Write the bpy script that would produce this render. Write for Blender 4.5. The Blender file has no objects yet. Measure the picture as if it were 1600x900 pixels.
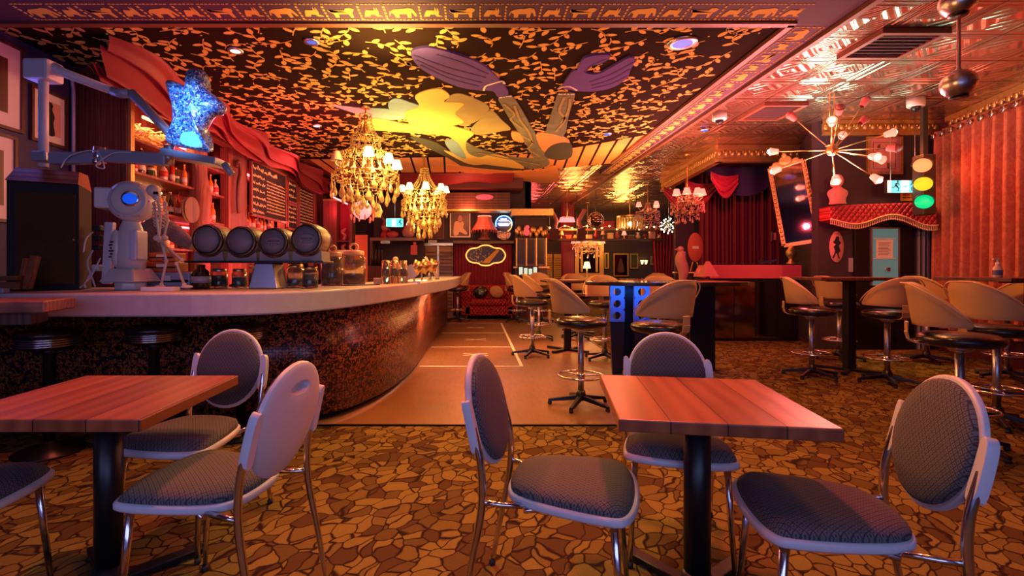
import bpy, math, random
from mathutils import Matrix, Vector, noise
random.seed(7)
PI = math.pi
S = bpy.context.scene
COL = S.collection
def R(d): return math.radians(d)

# ---------------------------------------------------------------- camera, world, exposure
F, CX, CY, EYE = 775.0, 743.0, 420.0, 1.233      # focal length in pixels of the 1600x900 frame, vanishing point, eye height
cam = bpy.data.cameras.new('camera'); co = bpy.data.objects.new('camera', cam); COL.objects.link(co)
cam.sensor_width = 36; cam.lens = F * 36 / 1600
cam.shift_x = (800 - CX) / 1600; cam.shift_y = -(450 - CY) / 1600
cam.clip_start = .05; cam.clip_end = 60
co.location = (0, 0, EYE); co.rotation_euler = (R(90), 0, 0)
S.camera = co
S.view_settings.view_transform = 'Standard'; S.view_settings.look = 'None'
S.view_settings.gamma = 1; S.view_settings.use_curve_mapping = False
S.view_settings.exposure = EXPO = 0.35
w = bpy.data.worlds.new('world'); S.world = w; w.use_nodes = True
w.node_tree.nodes['Background'].inputs[0].default_value = (.16, .13, .42, 1)
w.node_tree.nodes['Background'].inputs[1].default_value = .5
S.cycles.use_denoising = True
S.cycles.max_bounces = 6; S.cycles.diffuse_bounces = 3; S.cycles.glossy_bounces = 3; S.cycles.transmission_bounces = 4
S.cycles.sample_clamp_indirect = 4; S.cycles.caustics_reflective = False; S.cycles.caustics_refractive = False

def lamp(name, kind, loc, energy, color, size=.1, to=None, size_y=None, spot=None, blend=.6, spread=None):
    L = bpy.data.lights.new(name, kind); L.energy = energy; L.color = color
    o = bpy.data.objects.new(name, L); COL.objects.link(o); o.location = loc
    if kind == 'AREA':
        L.size = size
        if size_y: L.shape = 'RECTANGLE'; L.size_y = size_y
        if spread: L.spread = R(spread)
    else: L.shadow_soft_size = size
    if kind == 'SPOT': L.spot_size = R(spot or 70); L.spot_blend = blend
    if to is not None:
        o.rotation_euler = (Vector(to) - Vector(loc)).to_track_quat('-Z', 'Y').to_euler()
    return o
RED, PINK, WARM, AMB, BLUE, LAV = (1, .03, .05), (1, .08, .16), (1, .62, .18), (1, .36, .06), (.1, .25, 1), (.45, .5, 1)
# added cool fill light behind the viewer, its source unseen
lamp('cool_fill', 'AREA', (.3, -1.3, 1.5), 23, (.40, .50, 1), 3.2, (.3, 3, .5), 1.2)
# red ceiling spots over the tables
lamp('red_spot', 'SPOT', (-1.5, 2.6, 3.45), 190, (1, .16, .08), .12, (-1.35, 2.0, 0), spot=85)
lamp('red_spot', 'SPOT', (1.1, 2.8, 3.45), 230, (1, .12, .08), .12, (1.0, 2.1, 0), spot=80)
lamp('amber_spot', 'SPOT', (-.1, 3.2, 3.45), 165, (1, .60, .16), .2, (-.1, 2.3, 0), spot=100)
lamp('amber_spot', 'SPOT', (.6, 6.6, 3.4), 130, (1, .38, .08), .2, (.5, 6.4, 0), spot=110)
lamp('red_spot', 'SPOT', (3.2, 4.6, 3.4), 210, (1, .24, .06), .2, (3.0, 4.6, 0), spot=120)
lamp('red_spot', 'SPOT', (-.3, 4.9, 3.4), 190, (1, .12, .04), .1, (-.5, 4.9, 0), spot=50)
lamp('bar_amber', 'POINT', (-.35, 5.3, 2.1), 36, (1, .40, .08), .12)
lamp('room_amber', 'POINT', (2.3, 3.2, 2.5), 26, (1, .34, .07), .12)
lamp('cool_fill', 'AREA', (-2.4, -1.0, 1.5), 10, (.42, .42, 1), 1.6, (-2.4, 3.2, 1.0), 1.0)  # added lavender fill behind the viewer, for the left of the bar
lamp('red_spot', 'SPOT', (6.0, 7.0, 3.1), 90, (1, .18, .05), .2, (6.4, 6.6, 1.5), spot=110)
lamp('curtain_spot', 'SPOT', (5.55, 3.4, 2.7), 190, (1, .32, .09), .1, (6.9, 6.6, 1.9), spot=80)
lamp('teal_spot', 'SPOT', (5.6, 5.6, 1.9), 50, (.25, 1, .8), .2, (4.8, 5.6, 3.5), spot=70)
# red washes over the bar, its drape and the ceiling
lamp('bar_wash', 'AREA', (-2.6, 7.2, 1.9), 62, (1, .08, .13), 1.0, (-4.0, 7.6, 3.1), 3.5)
lamp('bar_wash', 'AREA', (-2.9, 9.5, 2.6), 36, (1, .14, .12), .8, (-4.2, 9.0, 1.9), 3)
lamp('bar_wash', 'POINT', (-2.2, 4.6, 2.5), 22, (1, .05, .16), .06)
lamp('ceiling_fill', 'AREA', (3.7, 6.6, 2.2), 120, (1, .22, .22), .6, (3.7, 6.3, 3.5), 1.6)  # added upward fills without fixtures, for glints in the tin ceiling
lamp('ceiling_fill', 'AREA', (5.0, 7.0, 2.5), 24, (.45, 1, .8), .3, (4.8, 6.4, 3.5), .7)
lamp('ceiling_fill', 'AREA', (3.0, 8.2, 2.3), 80, (1, .35, .25), .5, (2.8, 8.0, 3.5), 1.6)
lamp('ceiling_fill', 'AREA', (2.6, 9.5, 2.3), 50, (1, .34, .10), .6, (2.6, 11, 3.5), 2)
lamp('ceiling_fill', 'POINT', (1.4, 5.4, 2.1), 28, (1, .22, .12), .07)
lamp('ceiling_fill', 'POINT', (0.2, 8.2, 2.6), 46, (1, .5, .1), .07)
lamp('uplight', 'SPOT', (-.85, 4.7, 2.7), 200, (1, .62, .16), .15, (-.85, 4.6, 3.5), spot=110, blend=1)
lamp('uplight', 'SPOT', (-1.1, 7.6, 2.5), 170, (1, .60, .14), .15, (-1.0, 7.8, 3.5), spot=130, blend=1)
lamp('blue_spot', 'SPOT', (-2.0, 2.5, 2.5), 150, (.16, .42, 1), .05, (-2.07, 3.65, 2.3), spot=30)
lamp('blue_wash', 'POINT', (-3.6, 3.9, 2.4), 5, (.25, .2, 1), .2)
lamp('far_lamp', 'POINT', (-.2, 12.0, 2.7), 30, (1, .22, .09), .2)
lamp('far_lamp', 'POINT', (3.0, 15, 2.6), 90, (1, .42, .10), .3)
lamp('far_lamp', 'POINT', (5.2, 17.5, 2.6), 90, (1, .5, .12), .3)
lamp('far_lamp', 'POINT', (1.9, 17.5, 2.4), 50, (1, .12, .12), .3)
lamp('stage_lamp', 'SPOT', (4.3, 8.4, 2.9), 160, (1, .06, .12), .1, (5.6, 11.4, 2.0), spot=60)
lamp('green_spot', 'SPOT', (5.6, 6.3, 3.3), 50, (.5, 1, .1), .05, (5.4, 6.3, 0), spot=28)
lamp('stage_lamp', 'POINT', (4.6, 7.2, 2.0), 24, (1, .08, .12), .04)

# ---------------------------------------------------------------- node helpers and materials
class N:
    def __init__(s, name):
        s.m = bpy.data.materials.new(name); s.m.use_nodes = True
        s.t = s.m.node_tree; s.b = s.t.nodes['Principled BSDF']
    def n(s, typ, **kw):
        x = s.t.nodes.new(typ)
        for k, v in kw.items():
            if k[0] == 'i' and k[1:].isdigit(): x.inputs[int(k[1:])].default_value = v
            else: setattr(x, k, v)
        return x
    def l(s, a, b): s.t.links.new(a, b)
    def m_(s, op, a, b=None, c=None):
        x = s.n('ShaderNodeMath', operation=op)
        for i, v in enumerate((a, b, c)):
            if v is None: continue
            if isinstance(v, (int, float)): x.inputs[i].default_value = v
            else: s.l(v, x.inputs[i])
        return x.outputs[0]
    def co(s, kind='Object', scale=(1, 1, 1), rot=(0, 0, 0)):
        c = s.n('ShaderNodeTexCoord'); mp = s.n('ShaderNodeMapping')
        mp.inputs['Scale'].default_value = scale; mp.inputs['Rotation'].default_value = rot
        s.l(c.outputs[kind], mp.inputs[0]); return mp.outputs[0]
    def noise(s, vec, sc, det=3, rough=.5):
        x = s.n('ShaderNodeTexNoise'); x.inputs['Scale'].default_value = sc; x.inputs['Detail'].default_value = det
        x.inputs['Roughness'].default_value = rough
        if vec is not None: s.l(vec, x.inputs['Vector'])
        return x
    def vor(s, vec, sc, feat='F1', rnd=1):
        x = s.n('ShaderNodeTexVoronoi', feature=feat); x.inputs['Scale'].default_value = sc; x.inputs['Randomness'].default_value = rnd
        s.l(vec, x.inputs['Vector']); return x
    def ramp(s, fac, stops, const=False):
        r = s.n('ShaderNodeValToRGB')
        if const: r.color_ramp.interpolation = 'CONSTANT'
        e = r.color_ramp.elements
        while len(e) < len(stops): e.new(.5)
        for i, (p, c) in enumerate(stops): e[i].position = p; e[i].color = (*c, 1)
        s.l(fac, r.inputs[0]); return r.outputs[0]
    def mix(s, fac, a, b, mode='MIX'):
        x = s.n('ShaderNodeMix', data_type='RGBA', blend_type=mode)
        for sock, v in ((x.inputs[0], fac), (x.inputs[6], a), (x.inputs[7], b)):
            if isinstance(v, (int, float)): sock.default_value = v
            elif isinstance(v, tuple): sock.default_value = (*v, 1)
            else: s.l(v, sock)
        return x.outputs[2]
    def base(s, v):
        if isinstance(v, tuple): s.b.inputs['Base Color'].default_value = (*v, 1)
        else: s.l(v, s.b.inputs['Base Color'])
    def p(s, **kw):
        for k, v in kw.items():
            k = {'rough': 'Roughness', 'metal': 'Metallic', 'spec': 'Specular IOR Level', 'coat': 'Coat Weight', 'trans': 'Transmission Weight', 'sheen': 'Sheen Weight', 'alpha': 'Alpha'}[k]
            if isinstance(v, (int, float)): s.b.inputs[k].default_value = v
            else: s.l(v, s.b.inputs[k])
    def bump(s, h, strength=.5, dist=.01):
        x = s.n('ShaderNodeBump'); x.inputs['Strength'].default_value = strength; x.inputs['Distance'].default_value = dist
        s.l(h, x.inputs['Height']); s.l(x.outputs[0], s.b.inputs['Normal'])
M = {}
def mat(name, col, rough=.5, metal=0, var=0, coat=0, trans=0, spec=None, bump=0, scale=8):
    q = N(name)
    if var:
        ns = q.noise(q.co(), scale, 4, .6)
        q.base(q.mix(ns.outputs[0], tuple(c * (1 - var) for c in col), tuple(min(1, c * (1 + var)) for c in col)))
        if bump: q.bump(ns.outputs[0], bump, .01)
    else: q.base(col)
    q.p(rough=rough, metal=metal, coat=coat, trans=trans)
    if spec is not None: q.p(spec=spec)
    M[name] = q.m; return q.m
def emit(name, col, st):
    q = N(name); q.base(tuple(c * .8 for c in col)); q.b.inputs['Emission Color'].default_value = (*col, 1); q.b.inputs['Emission Strength'].default_value = st
    M[name] = q.m; return q.m

mat('black_metal', (.012, .012, .014), .35, .3)
mat('black_matte', (.008, .008, .009), .8)
mat('wall_dark', (.035, .02, .03), .7, var=.2)
mat('wall_purple', (.045, .032, .10), .65, var=.15)
mat('wall_maroon', (.10, .02, .025), .6, var=.2)
mat('chrome', (.75, .72, .72), .16, 1)
mat('steel', (.5, .5, .52), .32, 1)
mat('brass', (.75, .48, .18), .3, 1)
mat('gold', (.62, .40, .14), .38, .8, var=.35, bump=.5, scale=25)
mat('white_plastic', (.66, .64, .70), .38, var=.05, scale=20)
mat('cream_metal', (.66, .62, .56), .35, var=.1, coat=.3)
mat('grey_metal', (.36, .38, .46), .4, .2)
mat('beige_vinyl', (.56, .34, .14), .48, var=.07, bump=.15, scale=60)
mat('black_leather', (.012, .010, .011), .26, coat=.25, var=.2, bump=.15, scale=80)
mat('red_velvet', (.30, .012, .03), .65, var=.25)
mat('red_drape', (.24, .022, .03), .6, var=.2, scale=4)
mat('pink_cloth', (.55, .08, .10), .6, var=.15)
mat('navy_cloth', (.03, .03, .11), .8)
mat('stage_curtain', (.13, .012, .03), .75, var=.3)
mat('burgundy', (.20, .01, .04), .7, var=.2)
mat('paper', (.75, .62, .55), .8, var=.06)
mat('paper_red', (.55, .10, .06), .8)
mat('bone', (.70, .60, .48), .55, var=.12, scale=30)
mat('concrete', (.50, .46, .50), .42, var=.16, scale=14, bump=.1)
mat('rubber', (.02, .02, .02), .6)
mat('mirror', (.55, .42, .40), .06, 1)
mat('dark_mirror', (.30, .22, .24), .10, 1)
mat('plaster_pink', (.6, .25, .22), .6, var=.1)
mat('fur_grey', (.22, .18, .18), .95, var=.5, bump=1, scale=60)
mat('green_herb', (.05, .09, .03), .9, var=.6, bump=1, scale=60)
mat('ochre', (.62, .38, .09), .9, spec=.1, var=.08)
mat('leaf_gold', (.66, .41, .10), .9, spec=.1)
mat('mural_purple', (.11, .065, .27), .9, spec=.1, var=.15, scale=5)
mat('mural_purple_dark', (.07, .045, .16), .9, spec=.1)
mat('mural_grey', (.17, .17, .11), .9, spec=.1, var=.5, scale=5)
mat('mural_grey_dark', (.07, .07, .05), .9, spec=.1)
mat('mural_yellow', (.72, .50, .12), .9, spec=.1, var=.12, scale=4)
mat('mural_olive', (.30, .25, .10), .9, spec=.1, var=.25, scale=5)
mat('mural_blue', (.22, .34, .36), .9, spec=.1, var=.2, scale=5)
mat('mural_orange', (.70, .30, .10), .9, spec=.1, var=.15, scale=5)
mat('mural_dark', (.020, .009, .006), .95, spec=.05)
mat('border_purple', (.055, .018, .06), .8, var=.15)
mat('beam_wood', (.16, .05, .025), .5, var=.3)
mat('traffic_black', (.03, .03, .025), .5)
mat('card_blue', (.12, .14, .3), .6)
mat('white_card', (.8, .78, .75), .6)
mat('soil', (.03, .02, .018), .9)
mat('label_red', (.6, .05, .04), .5)
mat('label_white', (.75, .7, .6), .5)
mat('amber_liquid', (.75, .25, .04), .12, spec=.6)
mat('dark_bottle', (.03, .012, .008), .08)
mat('green_bottle', (.04, .10, .03), .1)
mat('clear_bottle', (.75, .55, .45), .12, coat=.5)
mat('red_bottle', (.45, .03, .02), .12)
mat('foliage', (.45, .25, .12), .8, var=.5)
mat('jar_glass', (.95, .85, .6), .05, trans=.92)
mat('crystal', (1, .74, .25), .10, trans=.35, coat=.6, spec=.9)
mat('crystal_pink', (1, .45, .38), .12, trans=.35, coat=.6)
mat('smoked_glass', (.035, .018, .006), .22, spec=.3)
mat('amber_reflection_glass', (.06, .028, .006), .55, spec=.08, var=.7, scale=3)
emit('shade_lit', (1, .66, .28), 2.8)
emit('shade_warm', (1, .55, .2), 3.2)
emit('shade_pink', (1, .22, .15), 1.5)
emit('bulb_hot', (1, .62, .38), 30)
emit('bulb_red', (1, .3, .2), 7)
emit('neon_red', (1, .10, .12), 9)
emit('neon_warm', (1, .42, .12), 5)
emit('neon_yellow', (1, .8, .25), 5)
emit('neon_blue', (.15, .5, 1), 5)
emit('neon_orange', (1, .30, .05), 2.2)
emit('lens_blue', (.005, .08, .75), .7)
emit('led_blue', (.02, .12, .9), 1.1)
emit('cyan_glow', (.1, .5, .95), 1.0)
emit('amber_dim', (.4, .16, .02), .05)
emit('exit_green', (.05, .75, .55), 2.5)
emit('exit_white', (.7, 1, .95), 5)
emit('lens_red', (1, .16, .05), 2.2)
emit('lens_yellow', (.85, .55, .02), 1.0)
emit('lens_green', (.0, .55, .18), 1.1)
emit('screen', (.35, .45, .35), 1.2)
emit('globe_red', (1, .12, .12), 3)
emit('bulb_star', (1, .95, .6), 14)
emit('led_blue2', (.02, .08, .9), 1.6)
emit('led_dim', (.05, .08, .5), 1)
emit('globe_red_dim', (.8, .06, .08), .9)
emit('neon_white', (.7, .8, 1), 5)
emit('frosted_teal', (.10, .24, .23), .35)  # emission stands for light coming through the door pane
mat('pink_gloss', (.62, .12, .14), .14, coat=.8)
mat('red_gloss', (.4, .05, .04), .2, coat=.5)
mat('gold_bright', (.8, .48, .16), .35, .5)
mat('burgundy_bright', (.38, .02, .07), .7, var=.2)
mat('shade_off', (.62, .16, .13), .6)
mat('shade_cream', (.75, .5, .3), .7)

def wood(name, dark, light, rough=.4, axis=1, plank=0, scale=1.0):
    q = N(name); sc = [9, 9, 9]; sc[axis] = .7
    v = q.co('Object', tuple(x * scale for x in sc))
    n1 = q.noise(v, 2.2, 6, .65); n1.inputs['Distortion'].default_value = .8
    wv = q.n('ShaderNodeTexWave', bands_direction='X' if axis != 0 else 'Y')
    wv.inputs['Scale'].default_value = .9; wv.inputs['Distortion'].default_value = 9; wv.inputs['Detail'].default_value = 3
    q.l(v, wv.inputs['Vector'])
    f = q.m_('ADD', q.m_('MULTIPLY', n1.outputs[0], .65), q.m_('MULTIPLY', wv.outputs[0], .35))
    c = q.ramp(f, [(.25, dark), (.75, light)])
    if plank:
        sx = q.n('ShaderNodeSeparateXYZ'); q.l(q.co(), sx.inputs[0])
        s0 = q.m_('DIVIDE', sx.outputs[0 if axis == 1 else (0 if axis == 2 else 1)], plank)
        fr = q.m_('FRACT', s0); d = q.m_('ABSOLUTE', q.m_('SUBTRACT', fr, .5))
        seam = q.m_('GREATER_THAN', d, .487)
        wn = q.n('ShaderNodeTexWhiteNoise', noise_dimensions='1D'); q.l(q.m_('FLOOR', s0), wn.inputs['W'])
        c = q.mix(q.m_('MULTIPLY', wn.outputs[0], .45), c, tuple(x * .45 for x in dark))
        c = q.mix(seam, c, tuple(x * .2 for x in dark))
    q.base(c); q.p(rough=rough); q.bump(f, .25, .004); M[name] = q.m
wood('table_wood', (.24, .05, .018), (.40, .105, .035), .34, 1, .17, .45)
wood('dark_wood', (.05, .015, .01), (.14, .05, .03), .4, 2)
wood('panel_wood', (.07, .02, .012), (.17, .05, .03), .45, 2, .28)
wood('red_wood', (.13, .03, .022), (.28, .085, .055), .5, 2)
wood('barrel_wood', (.30, .18, .10), (.55, .38, .24), .45, 1, scale=2)
mat('barrel_head', (.27, .235, .26), .5, var=.12, scale=25)
wood('shutter_wood', (.16, .07, .03), (.34, .18, .08), .45, 0)
wood('ledge_wood', (.12, .04, .02), (.30, .10, .04), .35, 0)

def m_fabric(name, ax):
    q = N(name); sx = q.n('ShaderNodeSeparateXYZ'); q.l(q.co(), sx.inputs[0])
    yz = sx.outputs[ax]; k = 44
    u = q.m_('MULTIPLY', q.m_('ADD', q.m_('MULTIPLY', sx.outputs[0], 1.3), yz), k)
    v = q.m_('MULTIPLY', q.m_('SUBTRACT', q.m_('MULTIPLY', sx.outputs[0], 1.3), yz), k)
    fu = q.m_('ABSOLUTE', q.m_('SUBTRACT', q.m_('FRACT', u), .5)); fv = q.m_('ABSOLUTE', q.m_('SUBTRACT', q.m_('FRACT', v), .5))
    net = q.m_('GREATER_THAN', q.m_('MAXIMUM', fu, fv), .41)
    dot = q.m_('LESS_THAN', q.m_('ADD', fu, fv), .18)
    f = q.m_('MAXIMUM', q.m_('MULTIPLY', net, .55), dot)
    nz = q.noise(q.co(), 180, 2); f = q.m_('ADD', f, q.m_('MULTIPLY', q.m_('SUBTRACT', nz.outputs[0], .5), .5))
    q.base(q.ramp(f, [(.1, (.13, .115, .12)), (.55, (.035, .033, .045))])); q.p(rough=.9, sheen=.0)
    q.bump(nz.outputs[0], .2, .002); M[name] = q.m
m_fabric('chair_fabric', 1); m_fabric('back_fabric', 2)
def m_carpet():
    q = N('carpet'); v = q.co('Object', (1, 1, 1), (0, 0, R(33)))
    nz = q.noise(v, 4.2, 2); d = q.n('ShaderNodeVectorMath', operation='MULTIPLY_ADD'); d.inputs[1].default_value = (.18, .18, 0)
    q.l(nz.outputs['Color'], d.inputs[0]); q.l(v, d.inputs[2])
    st = q.n('ShaderNodeMapping'); st.inputs['Scale'].default_value = (1.5, 1, 1); q.l(d.outputs[0], st.inputs[0])
    e = q.vor(st.outputs[0], 9.2, 'DISTANCE_TO_EDGE', .85); c = q.vor(st.outputs[0], 9.2, 'F1', .85)
    sep = q.n('ShaderNodeSeparateColor'); q.l(c.outputs['Color'], sep.inputs[0])
    tone = q.ramp(sep.outputs[0], [(0, (.30, .23, .055)), (.42, (.15, .105, .03)), (.66, (.23, .17, .04)), (.85, (.10, .06, .022))], True)
    fine = q.noise(q.co(), 130, 3, .7)
    tone = q.mix(q.m_('MULTIPLY', fine.outputs[0], .75), tone, (.07, .03, .015))
    line = q.ramp(e.outputs[0], [(.02, (1, 1, 1)), (.06, (0, 0, 0))])
    q.base(q.mix(line, tone, (.028, .012, .010))); q.p(rough=.97, spec=.1); q.bump(fine.outputs[0], .5, .006); M['carpet'] = q.m
m_carpet()
def m_lino():
    q = N('lino'); nz = q.noise(q.co(), 1.3, 5, .6); n2 = q.noise(q.co('Object', (1, .2, 1)), 30, 4, .6)
    q.base(q.mix(nz.outputs[0], (.13, .065, .03), (.30, .16, .075)))
    q.p(rough=q.m_('MULTIPLY_ADD', n2.outputs[0], .25, .22)); q.bump(n2.outputs[0], .06, .003); M['lino'] = q.m
m_lino()
def m_tin():
    q = N('tin_ceiling'); sx = q.n('ShaderNodeSeparateXYZ'); q.l(q.co(), sx.inputs[0])
    def tri(o, p, sh=0):
        return q.m_('ABSOLUTE', q.m_('SUBTRACT', q.m_('FRACT', q.m_('DIVIDE', q.m_('ADD', o, sh), p)), .5))
    ax, ay = tri(sx.outputs[0], .6, .3), tri(sx.outputs[1], .6)
    d = q.m_('MAXIMUM', ax, ay)                               # 0 at tile centre, .5 at its edge
    rings = q.m_('SINE', q.m_('MULTIPLY', d, 56))
    dia = q.m_('SINE', q.m_('MULTIPLY', q.m_('ADD', ax, ay), 30))
    inner = q.m_('LESS_THAN', d, .34)
    h = q.m_('ADD', q.m_('MULTIPLY', rings, q.m_('SUBTRACT', 1.0, inner)), q.m_('MULTIPLY', dia, inner))
    seam = q.m_('GREATER_THAN', d, .488)
    h = q.m_('SUBTRACT', h, q.m_('MULTIPLY', seam, 3))
    big = q.noise(q.co(), 2.2, 3)
    h = q.m_('ADD', h, q.m_('MULTIPLY', big.outputs[0], 3))
    c = q.mix(big.outputs[0], (.55, .28, .18), (.90, .60, .45))
    q.base(q.mix(seam, c, (.04, .012, .01))); q.p(metal=.92, rough=.2); q.bump(h, .6, .007); M['tin_ceiling'] = q.m
m_tin()
def m_mosaic():
    q = N('bar_tile'); uv = q.co('UV')
    b = q.n('ShaderNodeTexBrick', offset=0, squash=1); b.inputs['Scale'].default_value = 1
    b.inputs['Brick Width'].default_value = .024; b.inputs['Row Height'].default_value = .024; b.inputs['Mortar Size'].default_value = .0016
    b.inputs['Mortar Smooth'].default_value = .1; q.l(uv, b.inputs['Vector'])
    nz = q.noise(uv, 27, 2, .6); nz.inputs['Distortion'].default_value = 1.0
    c = q.ramp(nz.outputs[0], [(.45, (.012, .008, .010)), (.50, (.16, .028, .012)), (.57, (.62, .17, .045)), (.66, (.08, .02, .012))])
    q.base(q.mix(b.outputs['Fac'], c, (.015, .010, .010)))
    q.p(rough=q.m_('MULTIPLY_ADD', b.outputs['Fac'], .6, .27)); q.bump(b.outputs['Fac'], -.5, .004); M['bar_tile'] = q.m
m_mosaic()
def m_glitter():
    q = N('mirror_mosaic'); v = q.vor(q.co(), 85, 'F1'); e = q.vor(q.co(), 85, 'DISTANCE_TO_EDGE')
    sep = q.n('ShaderNodeSeparateColor'); q.l(v.outputs['Color'], sep.inputs[0])
    c = q.ramp(sep.outputs[0], [(0, (.03, .06, .25)), (.25, (.25, .5, .8)), (.5, (.15, .3, .75)), (.68, (.4, .12, .3)), (.8, (.8, .9, .95))], True)
    q.base(q.mix(q.m_('LESS_THAN', e.outputs[0], .05), c, (.03, .02, .08))); q.p(rough=.3, metal=.2)
    q.bump(sep.outputs[1], .6, .01); M['mirror_mosaic'] = q.m
m_glitter()
def m_damask():
    q = N('damask'); nz = q.noise(q.co('Object', (9, 9, 5)), 1.2, 3, .7); nz.inputs['Distortion'].default_value = 2.5
    f = q.ramp(nz.outputs[0], [(.44, (.50, .17, .08)), (.56, (.40, .115, .06))])
    q.base(f); q.p(rough=.75); M['damask'] = q.m
m_damask()
def m_globe():
    q = N('facets'); v = q.vor(q.co(), 22, 'F1', 0); q.base((.5, .35, .35)); q.p(metal=1, rough=.15); q.bump(v.outputs['Distance'], 1, .02); M['facets'] = q.m
m_globe()
def m_tuft():
    q = N('tufted'); sx = q.n('ShaderNodeSeparateXYZ'); q.l(q.co(), sx.inputs[0])
    a = q.m_('SINE', q.m_('MULTIPLY', q.m_('ADD', sx.outputs[0], q.m_('MULTIPLY', sx.outputs[2], .8)), 38))
    b = q.m_('SINE', q.m_('MULTIPLY', q.m_('SUBTRACT', sx.outputs[0], q.m_('MULTIPLY', sx.outputs[2], .8)), 38))
    h = q.m_('MULTIPLY', q.m_('ABSOLUTE', a), q.m_('ABSOLUTE', b))
    q.base((.38, .02, .03)); q.p(rough=.45); q.bump(q.m_('POWER', h, .4), 1, .03); M['tufted'] = q.m
m_tuft()

# ---------------------------------------------------------------- mesh helpers
def I(): return Matrix.Identity(4)
def TR(x, y, z): return Matrix.Translation((x, y, z))
def RZ(a): return Matrix.Rotation(a, 4, 'Z')
def RX(a): return Matrix.Rotation(a, 4, 'X')
def RY(a): return Matrix.Rotation(a, 4, 'Y')
class B:
    def __init__(s): s.v = []; s.f = []; s.sm = []; s.mi = []; s.uv = {}; s.m = 0
    def add(s, vs, fs, M_=None, smooth=False):
        o = len(s.v)
        s.v += [tuple(M_ @ Vector(p)) if M_ is not None else tuple(p) for p in vs]
        for f in fs: s.f.append(tuple(i + o for i in f)); s.sm.append(smooth); s.mi.append(s.m)
        return s
    def box(s, x0, x1, y0, y1, z0, z1, M_=None):
        vs = [(x, y, z) for z in (z0, z1) for y in (y0, y1) for x in (x0, x1)]
        return s.add(vs, [(0, 2, 3, 1), (4, 5, 7, 6), (0, 1, 5, 4), (2, 6, 7, 3), (0, 4, 6, 2), (1, 3, 7, 5)], M_)
    def bx(s, cx, cy, cz, w_, d, h, M_=None):
        return s.box(cx - w_ / 2, cx + w_ / 2, cy - d / 2, cy + d / 2, cz - h / 2, cz + h / 2, M_)
    def lathe(s, prof, seg=24, M_=None, smooth=True, sx=1, sy=1, cap=True):
        vs = []; fs = []; n = len(prof)
        for i in range(seg):
            a = 2 * PI * i / seg; c, si = math.cos(a) * sx, math.sin(a) * sy
            vs += [(r * c, r * si, z) for r, z in prof]
        for i in range(seg):
            j = (i + 1) % seg
            for k in range(n - 1): fs.append((i * n + k, j * n + k, j * n + k + 1, i * n + k + 1))
        s.add(vs, fs, M_, smooth)
        for k, fl in ((0, True), (n - 1, False)):
            if cap and prof[k][0] > .0011:
                idx = [i * n + k for i in range(seg)]; o = len(s.v) - len(vs)
                s.f.append(tuple(o + q for q in (idx[::-1] if fl else idx))); s.sm.append(False); s.mi.append(s.m)
        return s
    def ell(s, c, r, seg=16, rings=10, M_=None):
        if isinstance(r, (int, float)): r = (r, r, r)
        T_ = TR(*c) @ Matrix.Diagonal((*r, 1))
        if M_ is not None: T_ = M_ @ T_
        pr = [(max(1e-6, math.sin(PI * k / rings)), -math.cos(PI * k / rings)) for k in range(rings + 1)]
        pr[0] = (1e-6, -1); pr[-1] = (1e-6, 1)
        return s.lathe(pr, seg, T_)
    def tube(s, pts, r, seg=8, M_=None, closed=False, caps=True):
        P_ = [Vector(p) for p in pts]; n = len(P_); vs = []; fs = []; up = None
        for i, p in enumerate(P_):
            a = P_[(i - 1) % n] if (closed or i > 0) else p; b = P_[(i + 1) % n] if (closed or i < n - 1) else p
            t = (b - a).normalized()
            if up is None:
                up = Vector((0, 0, 1)) if abs(t.z) < .9 else Vector((1, 0, 0))
            u = (up - t * up.dot(t))
            if u.length < 1e-4: u = t.orthogonal()
            u.normalize(); up = u; v_ = t.cross(u); rr = r[i] if isinstance(r, (list, tuple)) else r
            vs += [p + (u * math.cos(2 * PI * k / seg) + v_ * math.sin(2 * PI * k / seg)) * rr for k in range(seg)]
        for i in range(n if closed else n - 1):
            j = (i + 1) % n
            for k in range(seg):
                l = (k + 1) % seg; fs.append((i * seg + k, i * seg + l, j * seg + l, j * seg + k))
        s.add(vs, fs, M_, True)
        if caps and not closed:
            o = len(s.v) - len(vs)
            for base, rev in ((0, True), ((n - 1) * seg, False)):
                idx = [o + base + k for k in range(seg)]
                s.f.append(tuple(idx[::-1] if rev else idx)); s.sm.append(False); s.mi.append(s.m)
        return s
    def prism(s, poly, z0, z1, M_=None, smooth=False):
        n = len(poly); a = sum(poly[i][0] * poly[(i + 1) % n][1] - poly[(i + 1) % n][0] * poly[i][1] for i in range(n))
        if a < 0: poly = poly[::-1]
        vs = [(x, y, z0) for x, y in poly] + [(x, y, z1) for x, y in poly]
        s.add(vs, [tuple(range(n))[::-1], tuple(range(n, 2 * n))], M_)
        o = len(s.v) - 2 * n
        for i in range(n):
            j = (i + 1) % n; s.f.append((o + i, o + j, o + n + j, o + n + i)); s.sm.append(smooth); s.mi.append(s.m)
        return s
    def grid(s, fn, nu, nv, smooth=True, closed_u=False, uvf=None, thick=0):
        vs = [fn(i / (nu if closed_u else nu), j / nv) for i in range(nu + (0 if closed_u else 1)) for j in range(nv + 1)]
        cu = nu if closed_u else nu + 1; fs = []
        for i in range(nu):
            i2 = (i + 1) % cu
            for j in range(nv): fs.append((i * (nv + 1) + j, i2 * (nv + 1) + j, i2 * (nv + 1) + j + 1, i * (nv + 1) + j + 1))
        o = len(s.v); s.add(vs, fs, None, smooth)
        if uvf:
            for i in range(cu):
                for j in range(nv + 1): s.uv[o + i * (nv + 1) + j] = uvf(i / nu, j / nv)
        return s
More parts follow.
